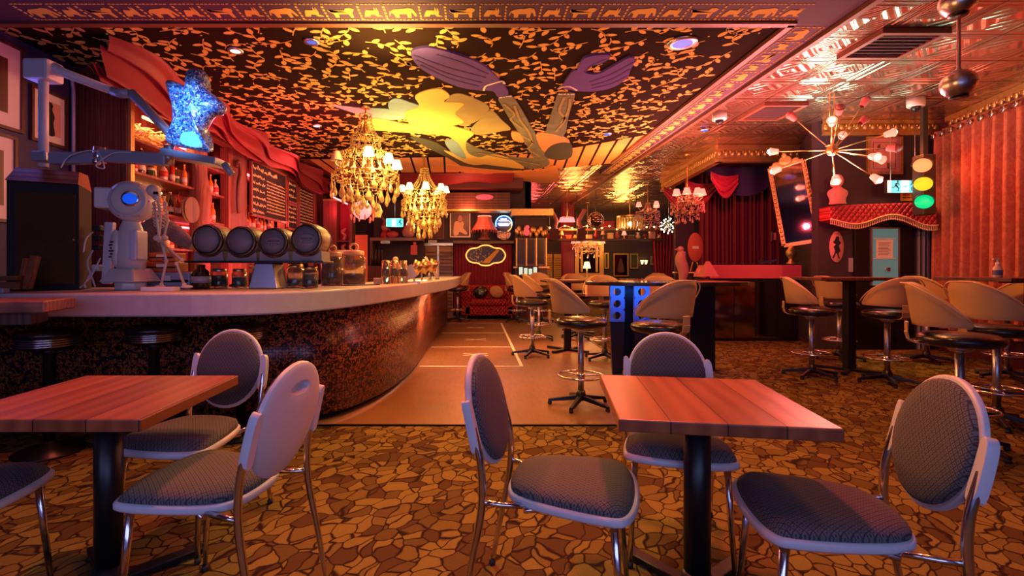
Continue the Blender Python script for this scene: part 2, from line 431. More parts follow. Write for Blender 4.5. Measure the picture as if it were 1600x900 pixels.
    def build(s, name, m, parent=None, bevel=0, bseg=2, solid=0, subd=0, off=0):
        me = bpy.data.meshes.new(name); me.from_pydata(s.v, [], s.f)
        me.polygons.foreach_set('use_smooth', s.sm); me.polygons.foreach_set('material_index', s.mi)
        if s.uv:
            l = me.uv_layers.new(name='UVMap')
            for lp in me.loops: l.data[lp.index].uv = s.uv.get(lp.vertex_index, (0, 0))
        me.validate(); me.update()
        for x in (m if isinstance(m, (list, tuple)) else [m]): me.materials.append(M[x])
        o = bpy.data.objects.new(name, me); COL.objects.link(o)
        if parent is not None: o.parent = parent
        if solid:
            k = o.modifiers.new('solid', 'SOLIDIFY'); k.thickness = solid; k.offset = off
        if bevel:
            k = o.modifiers.new('bevel', 'BEVEL'); k.width = bevel; k.segments = bseg; k.limit_method = 'ANGLE'; k.angle_limit = R(35)
        if subd:
            k = o.modifiers.new('sub', 'SUBSURF'); k.levels = subd; k.render_levels = subd
        return o
def T(name, label, cat, loc=(0, 0, 0), rz=0, group=None):
    o = bpy.data.objects.new(name, None); COL.objects.link(o); o.empty_display_size = .1
    o.location = loc; o.rotation_euler = (0, 0, rz); return tag(o, label, cat, group)
def tag(o, label, cat, group=None):
    o['label'] = label; o['category'] = cat
    if group: o['group'] = group
    return o
def struct(o): o['kind'] = 'structure'; return o
KIDS = {}
def kids(o):
    if o.name not in KIDS: KIDS[o.name] = list(o.children)
    return KIDS[o.name]
def tree(o, parent=None):
    ks = kids(o); c = o.copy(); COL.objects.link(c)
    if parent is not None: c.parent = parent
    for ch in ks: tree(ch, c)
    return c
def dup(root, loc, rz, label, group=None):
    c = tree(root); c.location = loc; c.rotation_euler = (0, 0, rz); c['label'] = label
    if group: c['group'] = group
    return c
def W(x, y, Y): return ((x - CX) * Y / F, Y, EYE + (CY - y) * Y / F)      # a point of the place seen at x, y and standing Y metres away
def WX(x, Y): return (x - CX) * Y / F
def WZ(y, Y): return EYE + (CY - y) * Y / F
CEIL = 3.5
def C2(x, y, z=CEIL):                                                    # a point of the ceiling
    k = (z - EYE) / (CY - y); return ((x - CX) * k, F * k)
def smooth_poly(P_, n=5, closed=True):
    out = []; m = len(P_)
    for i in range(m if closed else m - 1):
        p0, p1, p2, p3 = [P_[(i + k) % m] if closed else P_[min(max(i + k, 0), m - 1)] for k in (-1, 0, 1, 2)]
        for j in range(n):
            t = j / n
            out.append(tuple(.5 * (2 * b + (c - a) * t + (2 * a - 5 * b + 4 * c - d) * t * t + (3 * b - a - 3 * c + d) * t ** 3) for a, b, c, d in zip(p0, p1, p2, p3)))
    if not closed: out.append(tuple(P_[-1]))
    return out
def inpoly(x, y, P_):
    r = False; j = len(P_) - 1
    for i in range(len(P_)):
        if (P_[i][1] > y) != (P_[j][1] > y) and x < (P_[j][0] - P_[i][0]) * (y - P_[i][1]) / (P_[j][1] - P_[i][1]) + P_[i][0]: r = not r
        j = i
    return r

# ---------------------------------------------------------------- the room
EXW = [(5.25, 7.6), (7.1, 7.6)]
b = B().box(-4.6, 10, -3.4, 20.4, -.1, 0); struct(b.build('floor', 'carpet'))
b = B().box(-4.45, 1.95, 3.9, 13.0, 0, .006); struct(b.build('floor_bar', 'lino')).name = 'floor'
b = B().box(-1.3, 1.96, 3.885, 3.905, 0, .012); b.box(1.94, 1.965, 3.9, 13, 0, .012); struct(b.build('trim_1', 'black_metal'))
b = B(); X1 = .58
b.box(X1 - .02, X1 + .02, 6.24, 11.2, .0065, .0078)
for Yl, xs_ in ((6.24, -.70), (7.78, -.69), (9.5, -.64), (11.2, -.60)): b.box(xs_, X1 - .02, Yl - .02, Yl + .02, .0065, .0078)
for Yc in (7.1, 8.6, 10.35):
    for a in (28, -28): b.box(-.2, .2, -.014, .014, .0065, .0078, TR(0, Yc, 0) @ RZ(R(a)))
lines = tag(b.build('floor_marking', 'label_white'), 'thin pale lines and crosses marking boxes on the bar floor', 'floor marking')
b = B().box(-4.6, -4.45, -3.4, 13.2, 0, CEIL + .1); struct(b.build('wall_left', 'wall_purple'))
b = B().box(-4.6, 1.46, 13, 13.15, 0, CEIL + .1); struct(b.build('wall_back', 'wall_dark'))
b = B().box(1.46, 10, 20, 20.15, 0, CEIL + .1); b.box(1.3, 1.46, 13.0, 20.1, 0, CEIL + .1); struct(b.build('wall_far', 'wall_dark'))
b = B().box(5.25, 7.25, 7.6, 7.75, 0, CEIL + .05); struct(b.build('wall_exit', 'wall_dark'))
def wallseg(p, q, name, m='wall_dark', th=.12, z0=0, z1=CEIL + .05):
    d = Vector((q[0] - p[0], q[1] - p[1])); a = math.atan2(d.y, d.x)
    return struct(B().box(0, d.length, -th, 0, z0, z1, TR(p[0], p[1], 0) @ RZ(a)).build(name, m))
wallseg((5.27, 7.65), (7.12, 11.6), 'wall_wing')
B_ = B().box(5.0, 10, 12.4, 12.5, 0, CEIL + .05); struct(B_.build('wall_stage', 'wall_dark'))
# right wall, slanting, behind the long curtains
RW0, RWD = (7.22, 7.6), Vector((-.248, -1)).normalized()
def rw(t): return (RW0[0] + RWD.x * t, RW0[1] + RWD.y * t)
wallseg(rw(0), rw(11.4), 'wall_right', 'wall_maroon')
# ceiling slab of pressed tin squares
b = B().box(-4.6, 10, -3.4, 20.4, CEIL, CEIL + .1); ceil = struct(b.build('ceiling', 'tin_ceiling'))
# painted field, a whisker under the tin
MX0, MX1, MY0 = -4.45, 2.89, 4.48
inner = smooth_poly([(3.0, 8.1), (1.77, 9.16), (.6, 9.75), (-1.3, 9.94), (-3.4, 10.1)], 6, False)
outer = smooth_poly([(3.3, 10.3), (1.96, 11.0), (.57, 11.75), (-1.4, 11.7), (-3.4, 11.8)], 6, False)
ZB = CEIL - .03
field = [(MX0, MY0), (MX1, MY0), (MX1, 8.15)] + [p for p in inner if p[0] < 2.85] + [(MX0, 10.1)]
b = B().prism(field, ZB, CEIL - .001); b.build('painted_field', 'mural_dark', ceil)
# orange band with dark ribs round the far end
b = B()
for i in range(len(inner) - 1): b.prism([inner[i], inner[i + 1], outer[i + 1], outer[i]], ZB + .002, CEIL - .001)
b.build('painted_band', 'mural_orange', ceil)
b = B()
for i in range(1, len(inner) - 1):
    p, q = Vector(inner[i]), Vector(outer[i]); d = (q - p).normalized(); n = Vector((-d.y, d.x)) * .02
    b.prism([tuple(p + n), tuple(p - n), tuple(q - n), tuple(q + n)], ZB - .003, ZB + .01)
for i in range(len(inner) - 1):
    for P_ in (inner,):
        p, q = Vector(P_[i]), Vector(P_[i + 1]); n = Vector((0, .035)); b.prism([tuple(p - n), tuple(q - n), tuple(q + n), tuple(p + n)], ZB - .003, ZB + .01)
b.build('painted_rib', 'mural_dark', ceil)
# border strips with little animals in dashed boxes
b = B().box(MX0, 3.25, 3.95, MY0, CEIL - .05, CEIL - .001); b.box(MX1, 3.25, MY0, 11.6, CEIL - .05, CEIL - .001); b.build('border_strip', 'border_purple', ceil)
b = B().box(3.25, 3.31, 3.95, 19, CEIL - .09, CEIL - .001); b.box(2.83, 2.89, MY0, 10.4, CEIL - .07, CEIL - .001); b.box(MX0, MX1, MY0 - .03, MY0 + .04, CEIL - .07, CEIL - .001)
b.build('border_beam', 'beam_wood', ceil)
ele = [(0, .25), (.05, .6), (.2, .8), (.55, .85), (.72, .95), (.88, .85), (.95, .5), (1, .15), (.93, .12), (.86, .45), (.8, .5), (.78, 0), (.66, 0), (.64, .35), (.36, .35), (.34, 0), (.2, 0), (.18, .35), (.07, .5), (.04, .2)]
lio = [(0, .7), (.06, .5), (.12, .55), (.2, .7), (.6, .7), (.66, .9), (.82, .95), (.95, .8), (.9, .6), (.84, .5), (.84, 0), (.74, 0), (.7, .35), (.34, .35), (.3, 0), (.18, 0), (.16, .4), (.1, .45), (.03, .75)]
dee = [(0, .1), (.3, .1), (.35, .3), (.6, .3), (.7, .1), (1, .1), (.95, .2), (.8, .25), (.84, .6), (.78, 1), (.72, .62), (.66, 1), (.6, .7), (.2, .75), (.1, .5), (.02, .2)]
def animals(b, org, ax, ay, length):
    x = 0; k = 0
    while x < length - .2:
        w_ = .30 if k % 2 == 0 else .22
        for j in range(5): b.prism([tuple(Vector(org) + ax * (x + q) + ay * r) for q, r in ((-.008, .03 + j * .05), (.008, .03 + j * .05), (.008, .06 + j * .05), (-.008, .06 + j * .05))], ZA, ZA + .01)
        P_ = (ele, dee, lio, dee)[k % 4]
        b.prism([tuple(Vector(org) + ax * (x + .03 + p[0] * (w_ - .06)) + ay * (.07 + p[1] * .17)) for p in P_], ZA, ZA + .01)
        for q in range(int(w_ / .035)):
            for r in (.025, .285): b.prism([tuple(Vector(org) + ax * (x + q * .035 + u) + ay * (r + v)) for u, v in ((0, 0), (.022, 0), (.022, .012), (0, .012))], ZA, ZA + .01)
        x += w_; k += 1
ZA = CEIL - .054
b = B(); animals(b, (-3.9, 4.44), Vector((1, 0)), Vector((0, -1)), 6.8); animals(b, (2.91, 4.55), Vector((0, 1)), Vector((1, 0)), 7)
b.build('border_animal', 'ochre', ceil)
# figures painted on the field
def cz(P_): return [C2(590 + x / 3.556, 60 + y / 3.556) for x, y in P_]
FIG = [
 ('painted_wave', 'mural_grey_dark', [(180, 540), (330, 570), (480, 670), (700, 690), (860, 715), (720, 727), (520, 722), (400, 660)]),
 ('painted_petal', 'mural_blue', [(-250, 355), (-120, 370), (0, 375), (80, 385), (150, 430), (60, 440), (-60, 420), (-180, 385)]),
 ('painted_petal', 'mural_blue', [(60, 345), (100, 318), (180, 340), (260, 375), (240, 430), (120, 420), (70, 385)]),
 ('painted_petal', 'mural_olive', [(380, 330), (440, 290), (530, 315), (620, 370), (560, 440), (470, 470), (380, 420)]),
 ('painted_skirt', 'mural_olive', [(520, 490), (575, 430), (630, 385), (690, 440), (740, 490), (690, 502), (600, 520), (540, 520)]),
 ('painted_body', 'mural_grey', [(480, 560), (560, 600), (700, 640), (830, 655), (945, 665), (940, 700), (850, 715), (790, 690), (700, 660), (520, 662), (470, 620)]),
 ('painted_dress', 'mural_yellow', [(150, 400), (230, 360), (210, 300), (330, 260), (400, 300), (370, 335), (480, 345), (430, 400), (480, 450), (400, 475), (300, 500), (200, 480)]),
 ('painted_scarf', 'mural_yellow', [(-90, 450), (-20, 428), (60, 440), (180, 462), (380, 465), (440, 478), (535, 512), (492, 560), (500, 620), (560, 648), (650, 632), (745, 662), (815, 712), (700, 702), (560, 684), (480, 668), (440, 580), (390, 530), (200, 512), (40, 500), (-60, 490)]),
 ('painted_scarf', 'mural_yellow', [(370, 612), (440, 630), (540, 655), (640, 670), (560, 692), (480, 676)]),
 ('painted_petal', 'mural_blue', [(375, 555), (430, 555), (470, 600), (490, 655), (440, 640), (395, 600)]),
 ('painted_ground', 'mural_orange', [(380, 690), (560, 712), (760, 728), (900, 720), (990, 700), (1000, 780), (900, 795), (700, 760), (500, 740)]),
 ('painted_sleeve', 'mural_grey', [(672, 312), (740, 300), (795, 372), (850, 470), (892, 540), (940, 630), (945, 662), (870, 652), (818, 560), (740, 440), (690, 355)]),
 ('painted_sleeve', 'mural_grey', [(1008, 288), (1092, 288), (1085, 335), (1060, 420), (1032, 528), (938, 522), (960, 420), (985, 340)]),
 ('painted_hair', 'mural_orange', [(745, 505), (790, 512), (812, 562), (755, 548)]),
 ('painted_hair', 'mural_orange', [(880, 520), (960, 513), (1040, 538), (1064, 566), (985, 575), (925, 615)]),
 ('painted_head', 'mural_grey_dark', [(935, 610), (980, 572), (1060, 563), (1084, 610), (1068, 650), (1000, 662), (935, 645)]),
 ('painted_hand', 'mural_purple', [(185, 48), (260, 22), (330, 30), (450, 65), (560, 108), (620, 150), (680, 212), (725, 275), (712, 302), (668, 302), (640, 270), (560, 264), (470, 250), (380, 217), (290, 172), (220, 122)]),
 ('painted_hand', 'mural_purple', [(1028, 250), (1060, 190), (1100, 150), (1170, 170), (1230, 170), (1310, 128), (1400, 78), (1428, 95), (1405, 150), (1380, 200), (1300, 250), (1200, 270), (1105, 268), (1080, 262)]),
 ('painted_thumb', 'mural_purple', [(1105, 165), (1135, 95), (1190, 68), (1282, 62), (1288, 82), (1240, 112), (1175, 128), (1140, 165)]),
]
solid_polys = []
for k, (nm, m, P_) in enumerate(FIG):
    q = smooth_poly(cz(P_), 4); b = B().prism(q, ZB - .006 - .0012 * k, ZB); b.build(nm, m, ceil); solid_polys.append(q)
def ribbon(b, P_, wd, z0, z1):
    P_ = smooth_poly(P_, 4, False)
    for i in range(len(P_) - 1):
        p, q = Vector(P_[i]), Vector(P_[i + 1]); d = (q - p)
        if d.length < 1e-5: continue
        d.normalize(); n = Vector((-d.y, d.x)) * wd
        b.prism([tuple(p - n), tuple(q - n), tuple(q + n), tuple(p + n)], z0, z1)
b = B(); z_ = ZB - .03
for P_ in ([(200, 62), (380, 130), (600, 190)], [(215, 90), (380, 165), (580, 220)], [(240, 120), (400, 195), (560, 240)], [(330, 60), (480, 110), (610, 170)],
           [(1420, 105), (1300, 170), (1180, 215)], [(1405, 140), (1300, 200), (1190, 235)], [(1390, 180), (1300, 225), (1190, 252)], [(1150, 160), (1190, 120), (1270, 85)]):
    ribbon(b, cz(P_), .012, z_, z_ + .01)
b.build('painted_finger_line', 'mural_purple_dark', ceil)
b = B()
for P_ in ([(700, 340), (760, 400), (740, 430), (800, 480)], [(760, 350), (790, 430), (840, 500), (860, 560)], [(800, 520), (860, 560), (840, 600), (900, 640)], [(1040, 300), (1010, 380), (1040, 430), (990, 500)], [(1070, 310), (1060, 380), (1020, 450)], [(560, 620), (700, 650), (900, 690)]):
    ribbon(b, cz(P_), .018, z_, z_ + .01)
b.build('painted_fold', 'mural_olive', ceil)
b = B()
for P_ in ([(590, 262), (600, 240), (640, 225), (690, 212), (705, 225)], [(1005, 255), (1030, 245), (1070, 243), (1105, 262)], [(680, 305), (740, 296)], [(1010, 285), (1090, 285)]):
    q = smooth_poly(cz(P_), 5, False)
    for p in q: b.lathe([(.014, 0), (.014, .008)], 8, TR(p[0], p[1], z_))
b.build('painted_bead', 'label_white', ceil)
# sprigs of leaves and small dots
b = B(); rnd = random.Random(3); zl = ZB - .004
def leaf(cx, cy, a, L_, w_):
    c, s_ = math.cos(a), math.sin(a); P_ = []
    for t, u in ((0, 0), (.22, .8), (.55, 1), (.85, .6), (1, 0), (.85, -.6), (.55, -1), (.22, -.8)):
        x, y = t * L_, u * w_; P_.append((cx + x * c - y * s_, cy + x * s_ + y * c))
    b.prism(P_, zl, zl + .006)
xx = MX0 + .1; sp = .29
nx = int((MX1 - MX0) / sp); ny = int((10 - MY0) / sp)
for i in range(nx):
    for j in range(ny):
        cx = MX0 + .12 + (i + .5 * (j % 2)) * sp + rnd.uniform(-.04, .04); cy = MY0 + .14 + j * sp + rnd.uniform(-.04, .04)
        if cx > MX1 - .12 or not inpoly(cx, cy + .1, field) or any(inpoly(cx, cy, q) for q in solid_polys): continue
        a = rnd.uniform(0, 6.283); cur = rnd.uniform(-6, 6); px, py = cx - math.cos(a) * .11, cy - math.sin(a) * .11
        for k in range(4):
            nx_, ny_ = px + math.cos(a) * .066, py + math.sin(a) * .066
            d = Vector((ny_ - py, px - nx_)).normalized() * .005
            b.prism([(px - d.x, py - d.y), (nx_ - d.x, ny_ - d.y), (nx_ + d.x, ny_ + d.y), (px + d.x, py + d.y)], zl, zl + .006)
            px, py = nx_, ny_
            if k < 3: leaf(px, py, a + (1 if k % 2 else -1) * rnd.uniform(.7, 1.1), rnd.uniform(.10, .13), rnd.uniform(.024, .032))
            a += cur * .07
        leaf(px, py, a, .12, .028); 
        if rnd.random() < .6:
            dx, dy = cx + rnd.uniform(-.12, .12), cy + rnd.uniform(.07, .13); b.prism([(dx + .011 * math.cos(q), dy + .011 * math.sin(q)) for q in (0, 1, 2, 3, 4, 5)], zl, zl + .006)
b.build('painted_leaf', 'leaf_gold', ceil)['kind'] = 'stuff'
# open vents cut as dark squares in the tin ceiling
def vent(px, py, w_, d, label):
    x, y = C2(px, py); t = T('ceiling_vent', label, 'vent', (x, y, CEIL - .03))
    B().box(-w_ / 2, w_ / 2, -d / 2, d / 2, .0, .029).build('grille', 'black_matte', t)
    b = B()
    for s_ in (-1, 1):
        b.box(-w_ / 2 - .05, w_ / 2 + .05, s_ * (d / 2 + .025) - .025, s_ * (d / 2 + .025) + .025, -.02, .028)
        b.box(s_ * (w_ / 2 + .025) - .025, s_ * (w_ / 2 + .025) + .025, -d / 2, d / 2, -.02, .028)
    b.build('frame', 'beam_wood', t)
    for k in range(7): B().box(-w_ / 2, w_ / 2, -.003, .03, -.015, 0, TR(0, -d / 2 + (k + .5) * d / 7, 0) @ RX(R(20))).build('slat', 'wall_maroon', t)
vent(1392, 66, .55, .5, 'square ceiling vent in the tin ceiling left of the hanging steel balls')
vent(1205, 172, .5, .6, 'far square ceiling vent above the many-armed red lamp')
# cornices
def cornice(p, q, name, z=3.3, h=.2, m='gold'):
    d = Vector((q[0] - p[0], q[1] - p[1])); a = math.atan2(d.y, d.x); L_ = d.length; Mx = TR(p[0], p[1], 0) @ RZ(a)
    b = B().box(0, L_, 0, .10, z, z + h, Mx); b.box(0, L_, -.04, .1, z + h - .05, CEIL - .002, Mx); b.box(0, L_, -.03, .1, z - .03, z + .02, Mx)
    k = 0
    while k * .12 < L_ - .1:
        b.ell((k * .12 + .06, -.005, z + h * .5), (.045, .02, .05), 8, 5, Mx); b.ell((k * .12 + .12, -.005, z + h * .62), (.015, .02, .03), 6, 4, Mx); k += 1
    return struct(b.build(name, m))
cornice((5.3, 7.58), (7.1, 7.58), 'trim_2')
cornice((rw(.2)[0] - .12, rw(.2)[1]), (rw(7)[0] - .12, rw(7)[1]), 'trim_3', 3.32, .15)
cornice((4.42, 9.08), (6.1, 9.1), 'trim_4', 3.22, .25)
cornice((4.72, 12.6), (4.42, 9.08), 'trim_5', 3.22, .25)

# ---------------------------------------------------------------- bar counter
FRONT = smooth_poly([(-4.40, 3.18), (-3.4, 3.16), (-2.4, 3.16), (-1.7, 3.2), (-1.25, 3.45), (-.94, 4.1), (-.72, 5.1), (-.5, 6.5), (-.33, 8.2), (-.30, 10.6)], 5, False)
FACE = smooth_poly([(-4.38, 3.95), (-3.2, 3.95), (-2.2, 3.92), (-1.62, 3.92), (-1.24, 4.05), (-1.02, 4.4), (-.86, 5.0), (-.77, 5.9), (-.75, 7.4), (-.72, 9), (-.66, 11)], 5, False)
bar = T('bar_counter', 'long curved bar with thick grey stone top and dark glittering mosaic front', 'bar counter', (0, 0, 0))
back = [(-.95, 10.6), (-1.0, 8.2), (-1.15, 6.6), (-1.35, 5.6), (-1.7, 4.7), (-2.2, 4.3), (-3.2, 4.2), (-4.40, 4.2)]
B().prism(FRONT + back, .925, 1.075).build('countertop', 'concrete', bar, bevel=.012)
acc = [0]
for i in range(1, len(FACE)): acc.append(acc[-1] + (Vector(FACE[i]) - Vector(FACE[i - 1])).length)
nF = len(FACE) - 1
def ff(u, v): p = FACE[min(nF, round(u * nF))]; return (p[0], p[1], .06 + v * .865)
B().grid(ff, nF, 1, uvf=lambda u, v: (acc[min(nF, round(u * nF))], .06 + v * .865)).build('tiled_front', 'bar_tile', bar, solid=.04, off=1)
B().prism([(p[0] - .03, p[1] + .02) for p in FACE] + [(-1.1, 11), (-1.25, 7), (-1.7, 5), (-2.4, 4.4), (-4.40, 4.4)], 0, .06).build('plinth', 'black_matte', bar)
B().box(-1.1, -.66, 10.98, 11.02, 0, .925).build('end_panel', 'dark_wood', bar)
lamp('bar_edge_light', 'AREA', (-.60, 7.6, .91), 40, (1, .25, .1), .08, (-.68, 7.6, 0), 5.0)
lamp('bar_edge_light', 'AREA', (-.56, 6.6, .90), 24, (1, .42, .2), .1, (-.78, 6.9, .4), .9)

# ---------------------------------------------------------------- dining chairs and tables
def chair_proto():
    t = T('dining_chair', '', 'chair', (0, 0, 0), 0, 'metal dining chairs round the wooden tables')
    out = [(-.215, -.15), (-.19, -.205), (-.08, -.232), (.08, -.232), (.19, -.205), (.215, -.15), (.20, 0), (.165, .13), (.11, .185), (0, .20), (-.11, .185), (-.165, .13), (-.20, 0)]
    P_ = smooth_poly(out, 4)
    n = len(P_); b = B()
    rings = [(1, .44), (1.03, .447), (1.03, .462), (1.0, .470), (.96, .470)]
    for sc, z in rings: b.v += [(x * sc, y * sc, z) for x, y in P_]
    for k in range(len(rings) - 1):
        for i in range(n): b.f.append((k * n + i, k * n + (i + 1) % n, (k + 1) * n + (i + 1) % n, (k + 1) * n + i)); b.sm.append(True); b.mi.append(0)
    b.f.append(tuple(range(n))[::-1]); b.sm.append(False); b.mi.append(0); b.f.append(tuple(range(4 * n, 5 * n))); b.sm.append(False); b.mi.append(0)
    b.build('seat_shell', 'white_plastic', t)
    b = B(); rings = [(.975, .468), (.985, .480), (.955, .494), (.85, .505), (.6, .512), (.3, .5145), (.001, .515)]
    for sc, z in rings: b.v += [(x * sc, y * sc, z - (.012 * max(0, -y / .2) ** 3 if sc > .9 else 0)) for x, y in P_]
    for k in range(len(rings) - 1):
        for i in range(n): b.f.append((k * n + i, k * n + (i + 1) % n, (k + 1) * n + (i + 1) % n, (k + 1) * n + i)); b.sm.append(True); b.mi.append(0)
    b.build('seat_cushion', 'chair_fabric', t)
    # backrest: oval, leaning back, hollow handle in its rear face
    Mb = TR(0, .295, .715) @ RX(R(-13)); rx, rz_ = .188, .203
    def el(k, s_=1): a = 2 * PI * k / 40; return (math.cos(a) * rx * s_, math.sin(a) * rz_ * s_)
    def bul(x, z): return .026 * max(0, 1 - (x / rx) ** 2 - (z / rz_) ** 2)
    b = B()
    hx, hz, hc = .055, .021, .118
    rows = []
    rows.append([(x, -.004, z) for x, z in (el(k, .97) for k in range(40))])
    rows.append([(x, .0, z) for x, z in (el(k, 1.0) for k in range(40))])
    rows.append([(x, .014, z) for x, z in (el(k, 1.0) for k in range(40))])
    for f in (.12, .35, .6, .85, 1):
        r_ = []
        for k in range(40):
            a = 2 * PI * k / 40; ex, ez = el(k, .985); px, pz = math.cos(a) * hx, hc + math.sin(a) * hz
            x, z = ex * (1 - f) + px * f, ez * (1 - f) + pz * f; r_.append((x, .018 + bul(x, z), z))
        rows.append(r_)
    rows.append([(p[0] * .93, .010, hc + (p[2] - hc) * .9) for p in rows[-1]])
    m_ = len(rows); vs = [p for r_ in rows for p in r_]; fs = []
    for i in range(m_ - 1):
        for k in range(40): fs.append((i * 40 + k, (i + 1) * 40 + k, (i + 1) * 40 + (k + 1) % 40, i * 40 + (k + 1) % 40))
    b.add(vs, fs, Mb, True); b.add(rows[0], [tuple(range(40))], Mb); b.add(rows[-1], [tuple(range(40))[::-1]], Mb)
    for s_ in (-1, 1):
        x = s_ * .192
        P2 = smooth_poly([(-.018, -.09), (.018, -.09), (.022, 0), (.012, .075), (-.016, .085), (-.02, 0)], 3)
        b.prism([(q[0] * .85, q[1] * .95) for q in P2], -.018, .012, Mb @ TR(x * 1.0, .004, -.012) @ RX(R(90)), True)
    b.build('backrest_shell', 'white_plastic', t, bevel=.002)
    b = B(); rows = [[(el(k, s_)[0], y, el(k, s_)[1]) for k in range(40)] for s_, y in ((.93, -.003), (.92, -.014), (.86, -.022), (.6, -.029), (.3, -.032), (.001, -.0325))]
    vs = [p for r_ in rows for p in r_]; fs = []
    for i in range(len(rows) - 1):
        for k in range(40): fs.append((i * 40 + k, i * 40 + (k + 1) % 40, (i + 1) * 40 + (k + 1) % 40, (i + 1) * 40 + k))
    b.add(vs, fs, Mb, True).build('backrest_cushion', 'back_fabric', t)
    for s_ in (-1, 1):
        P_ = smooth_poly([(s_ * .205, .34, .012), (s_ * .205, .30, .22), (s_ * .200, .262, .42), (s_ * .198, .262, .56), (s_ * .196, .285, .66), (s_ * .194, .31, .74)], 4, False)
        b = B().tube(P_, [.0095 + .004 * min(1, p[2] / .4) for p in P_], 10); b.tube([(s_ * .17, .12, .445), (s_ * .185, .2, .445), (s_ * .199, .262, .45)], .0095, 8)
        lg = b.build('leg', 'chrome', t); B().lathe([(.012, 0), (.014, .01), (.012, .025)], 10, TR(s_ * .205, .34, 0)).build('foot_cap', 'rubber', lg)
        P_ = [(s_ * .175, -.165, .45), (s_ * .185, -.18, .25), (s_ * .198, -.20, .012)]
        lg = B().tube(P_, [.014, .0125, .0095], 10).build('leg', 'chrome', t); B().lathe([(.012, 0), (.014, .01), (.012, .025)], 10, TR(s_ * .198, -.20, 0)).build('foot_cap', 'rubber', lg)
    B().tube([(-.18, .12, .435), (-.1, -.02, .432), (.1, -.02, .432), (.18, .12, .435)], .010, 8).build('seat_bar', 'chrome', t)
    return t
def face(dx, dy): return math.atan2(dy, dx) + PI / 2
ch = chair_proto(); CG = 'metal dining chairs round the wooden tables'
ch['label'] = 'dining chair at left side of the right wooden table, seen nearly edge-on'
ch.location = (.33, 1.77, 0); ch.rotation_euler.z = R(-18) + PI / 2
for (x, y, a, lab) in [(-.95, 1.79, 168, 'dining chair with its white back and handle hole towards us, right of left table'),
                       (-1.33, 2.30, -98, 'dining chair behind the left wooden table, facing the viewer'),
                       (-1.80, 1.68, 4, 'dining chair cut off by the left edge, only its seat showing'),
                       (.88, 2.19, -105, 'dining chair behind the right wooden table, seat half under the top'),
                       (1.10, 1.57, 166, 'dining chair at right side of the right wooden table, oval back towards corner')]:
    dup(ch, (x, y, 0), R(a) + PI / 2, lab)
def dining_table(x, y, rz, w_, d, lab):
    t = T('dining_table', lab, 'table', (x, y, 0), rz, 'square wooden tables in the foreground')
    B().box(-w_ / 2, w_ / 2, -d / 2, d / 2, .708, .75).build('tabletop', 'table_wood', t, bevel=.005)
    B().bx(0, 0, .70, w_ * .55, .05, .012).bx(0, 0, .70, .05, d * .55, .012).build('top_bracket', 'black_metal', t)
    B().lathe([(.048, .03), (.048, .695)], 28).lathe([(.075, .02), (.06, .06), (.048, .09)], 28).build('column', 'black_metal', t)
    for k in range(4): B().box(.02, .33, -.03, .03, .008, .035, RZ(PI / 4 * (1 + 2 * k))).build('foot', 'black_metal', t, bevel=.006)
dining_table(-1.42, 1.92, 0, .69, .66, 'square wooden table on black column at left, between three chairs')
dining_table(.84, 1.88, R(-9), .66, .68, 'square wooden table on black column at right, reddest top')

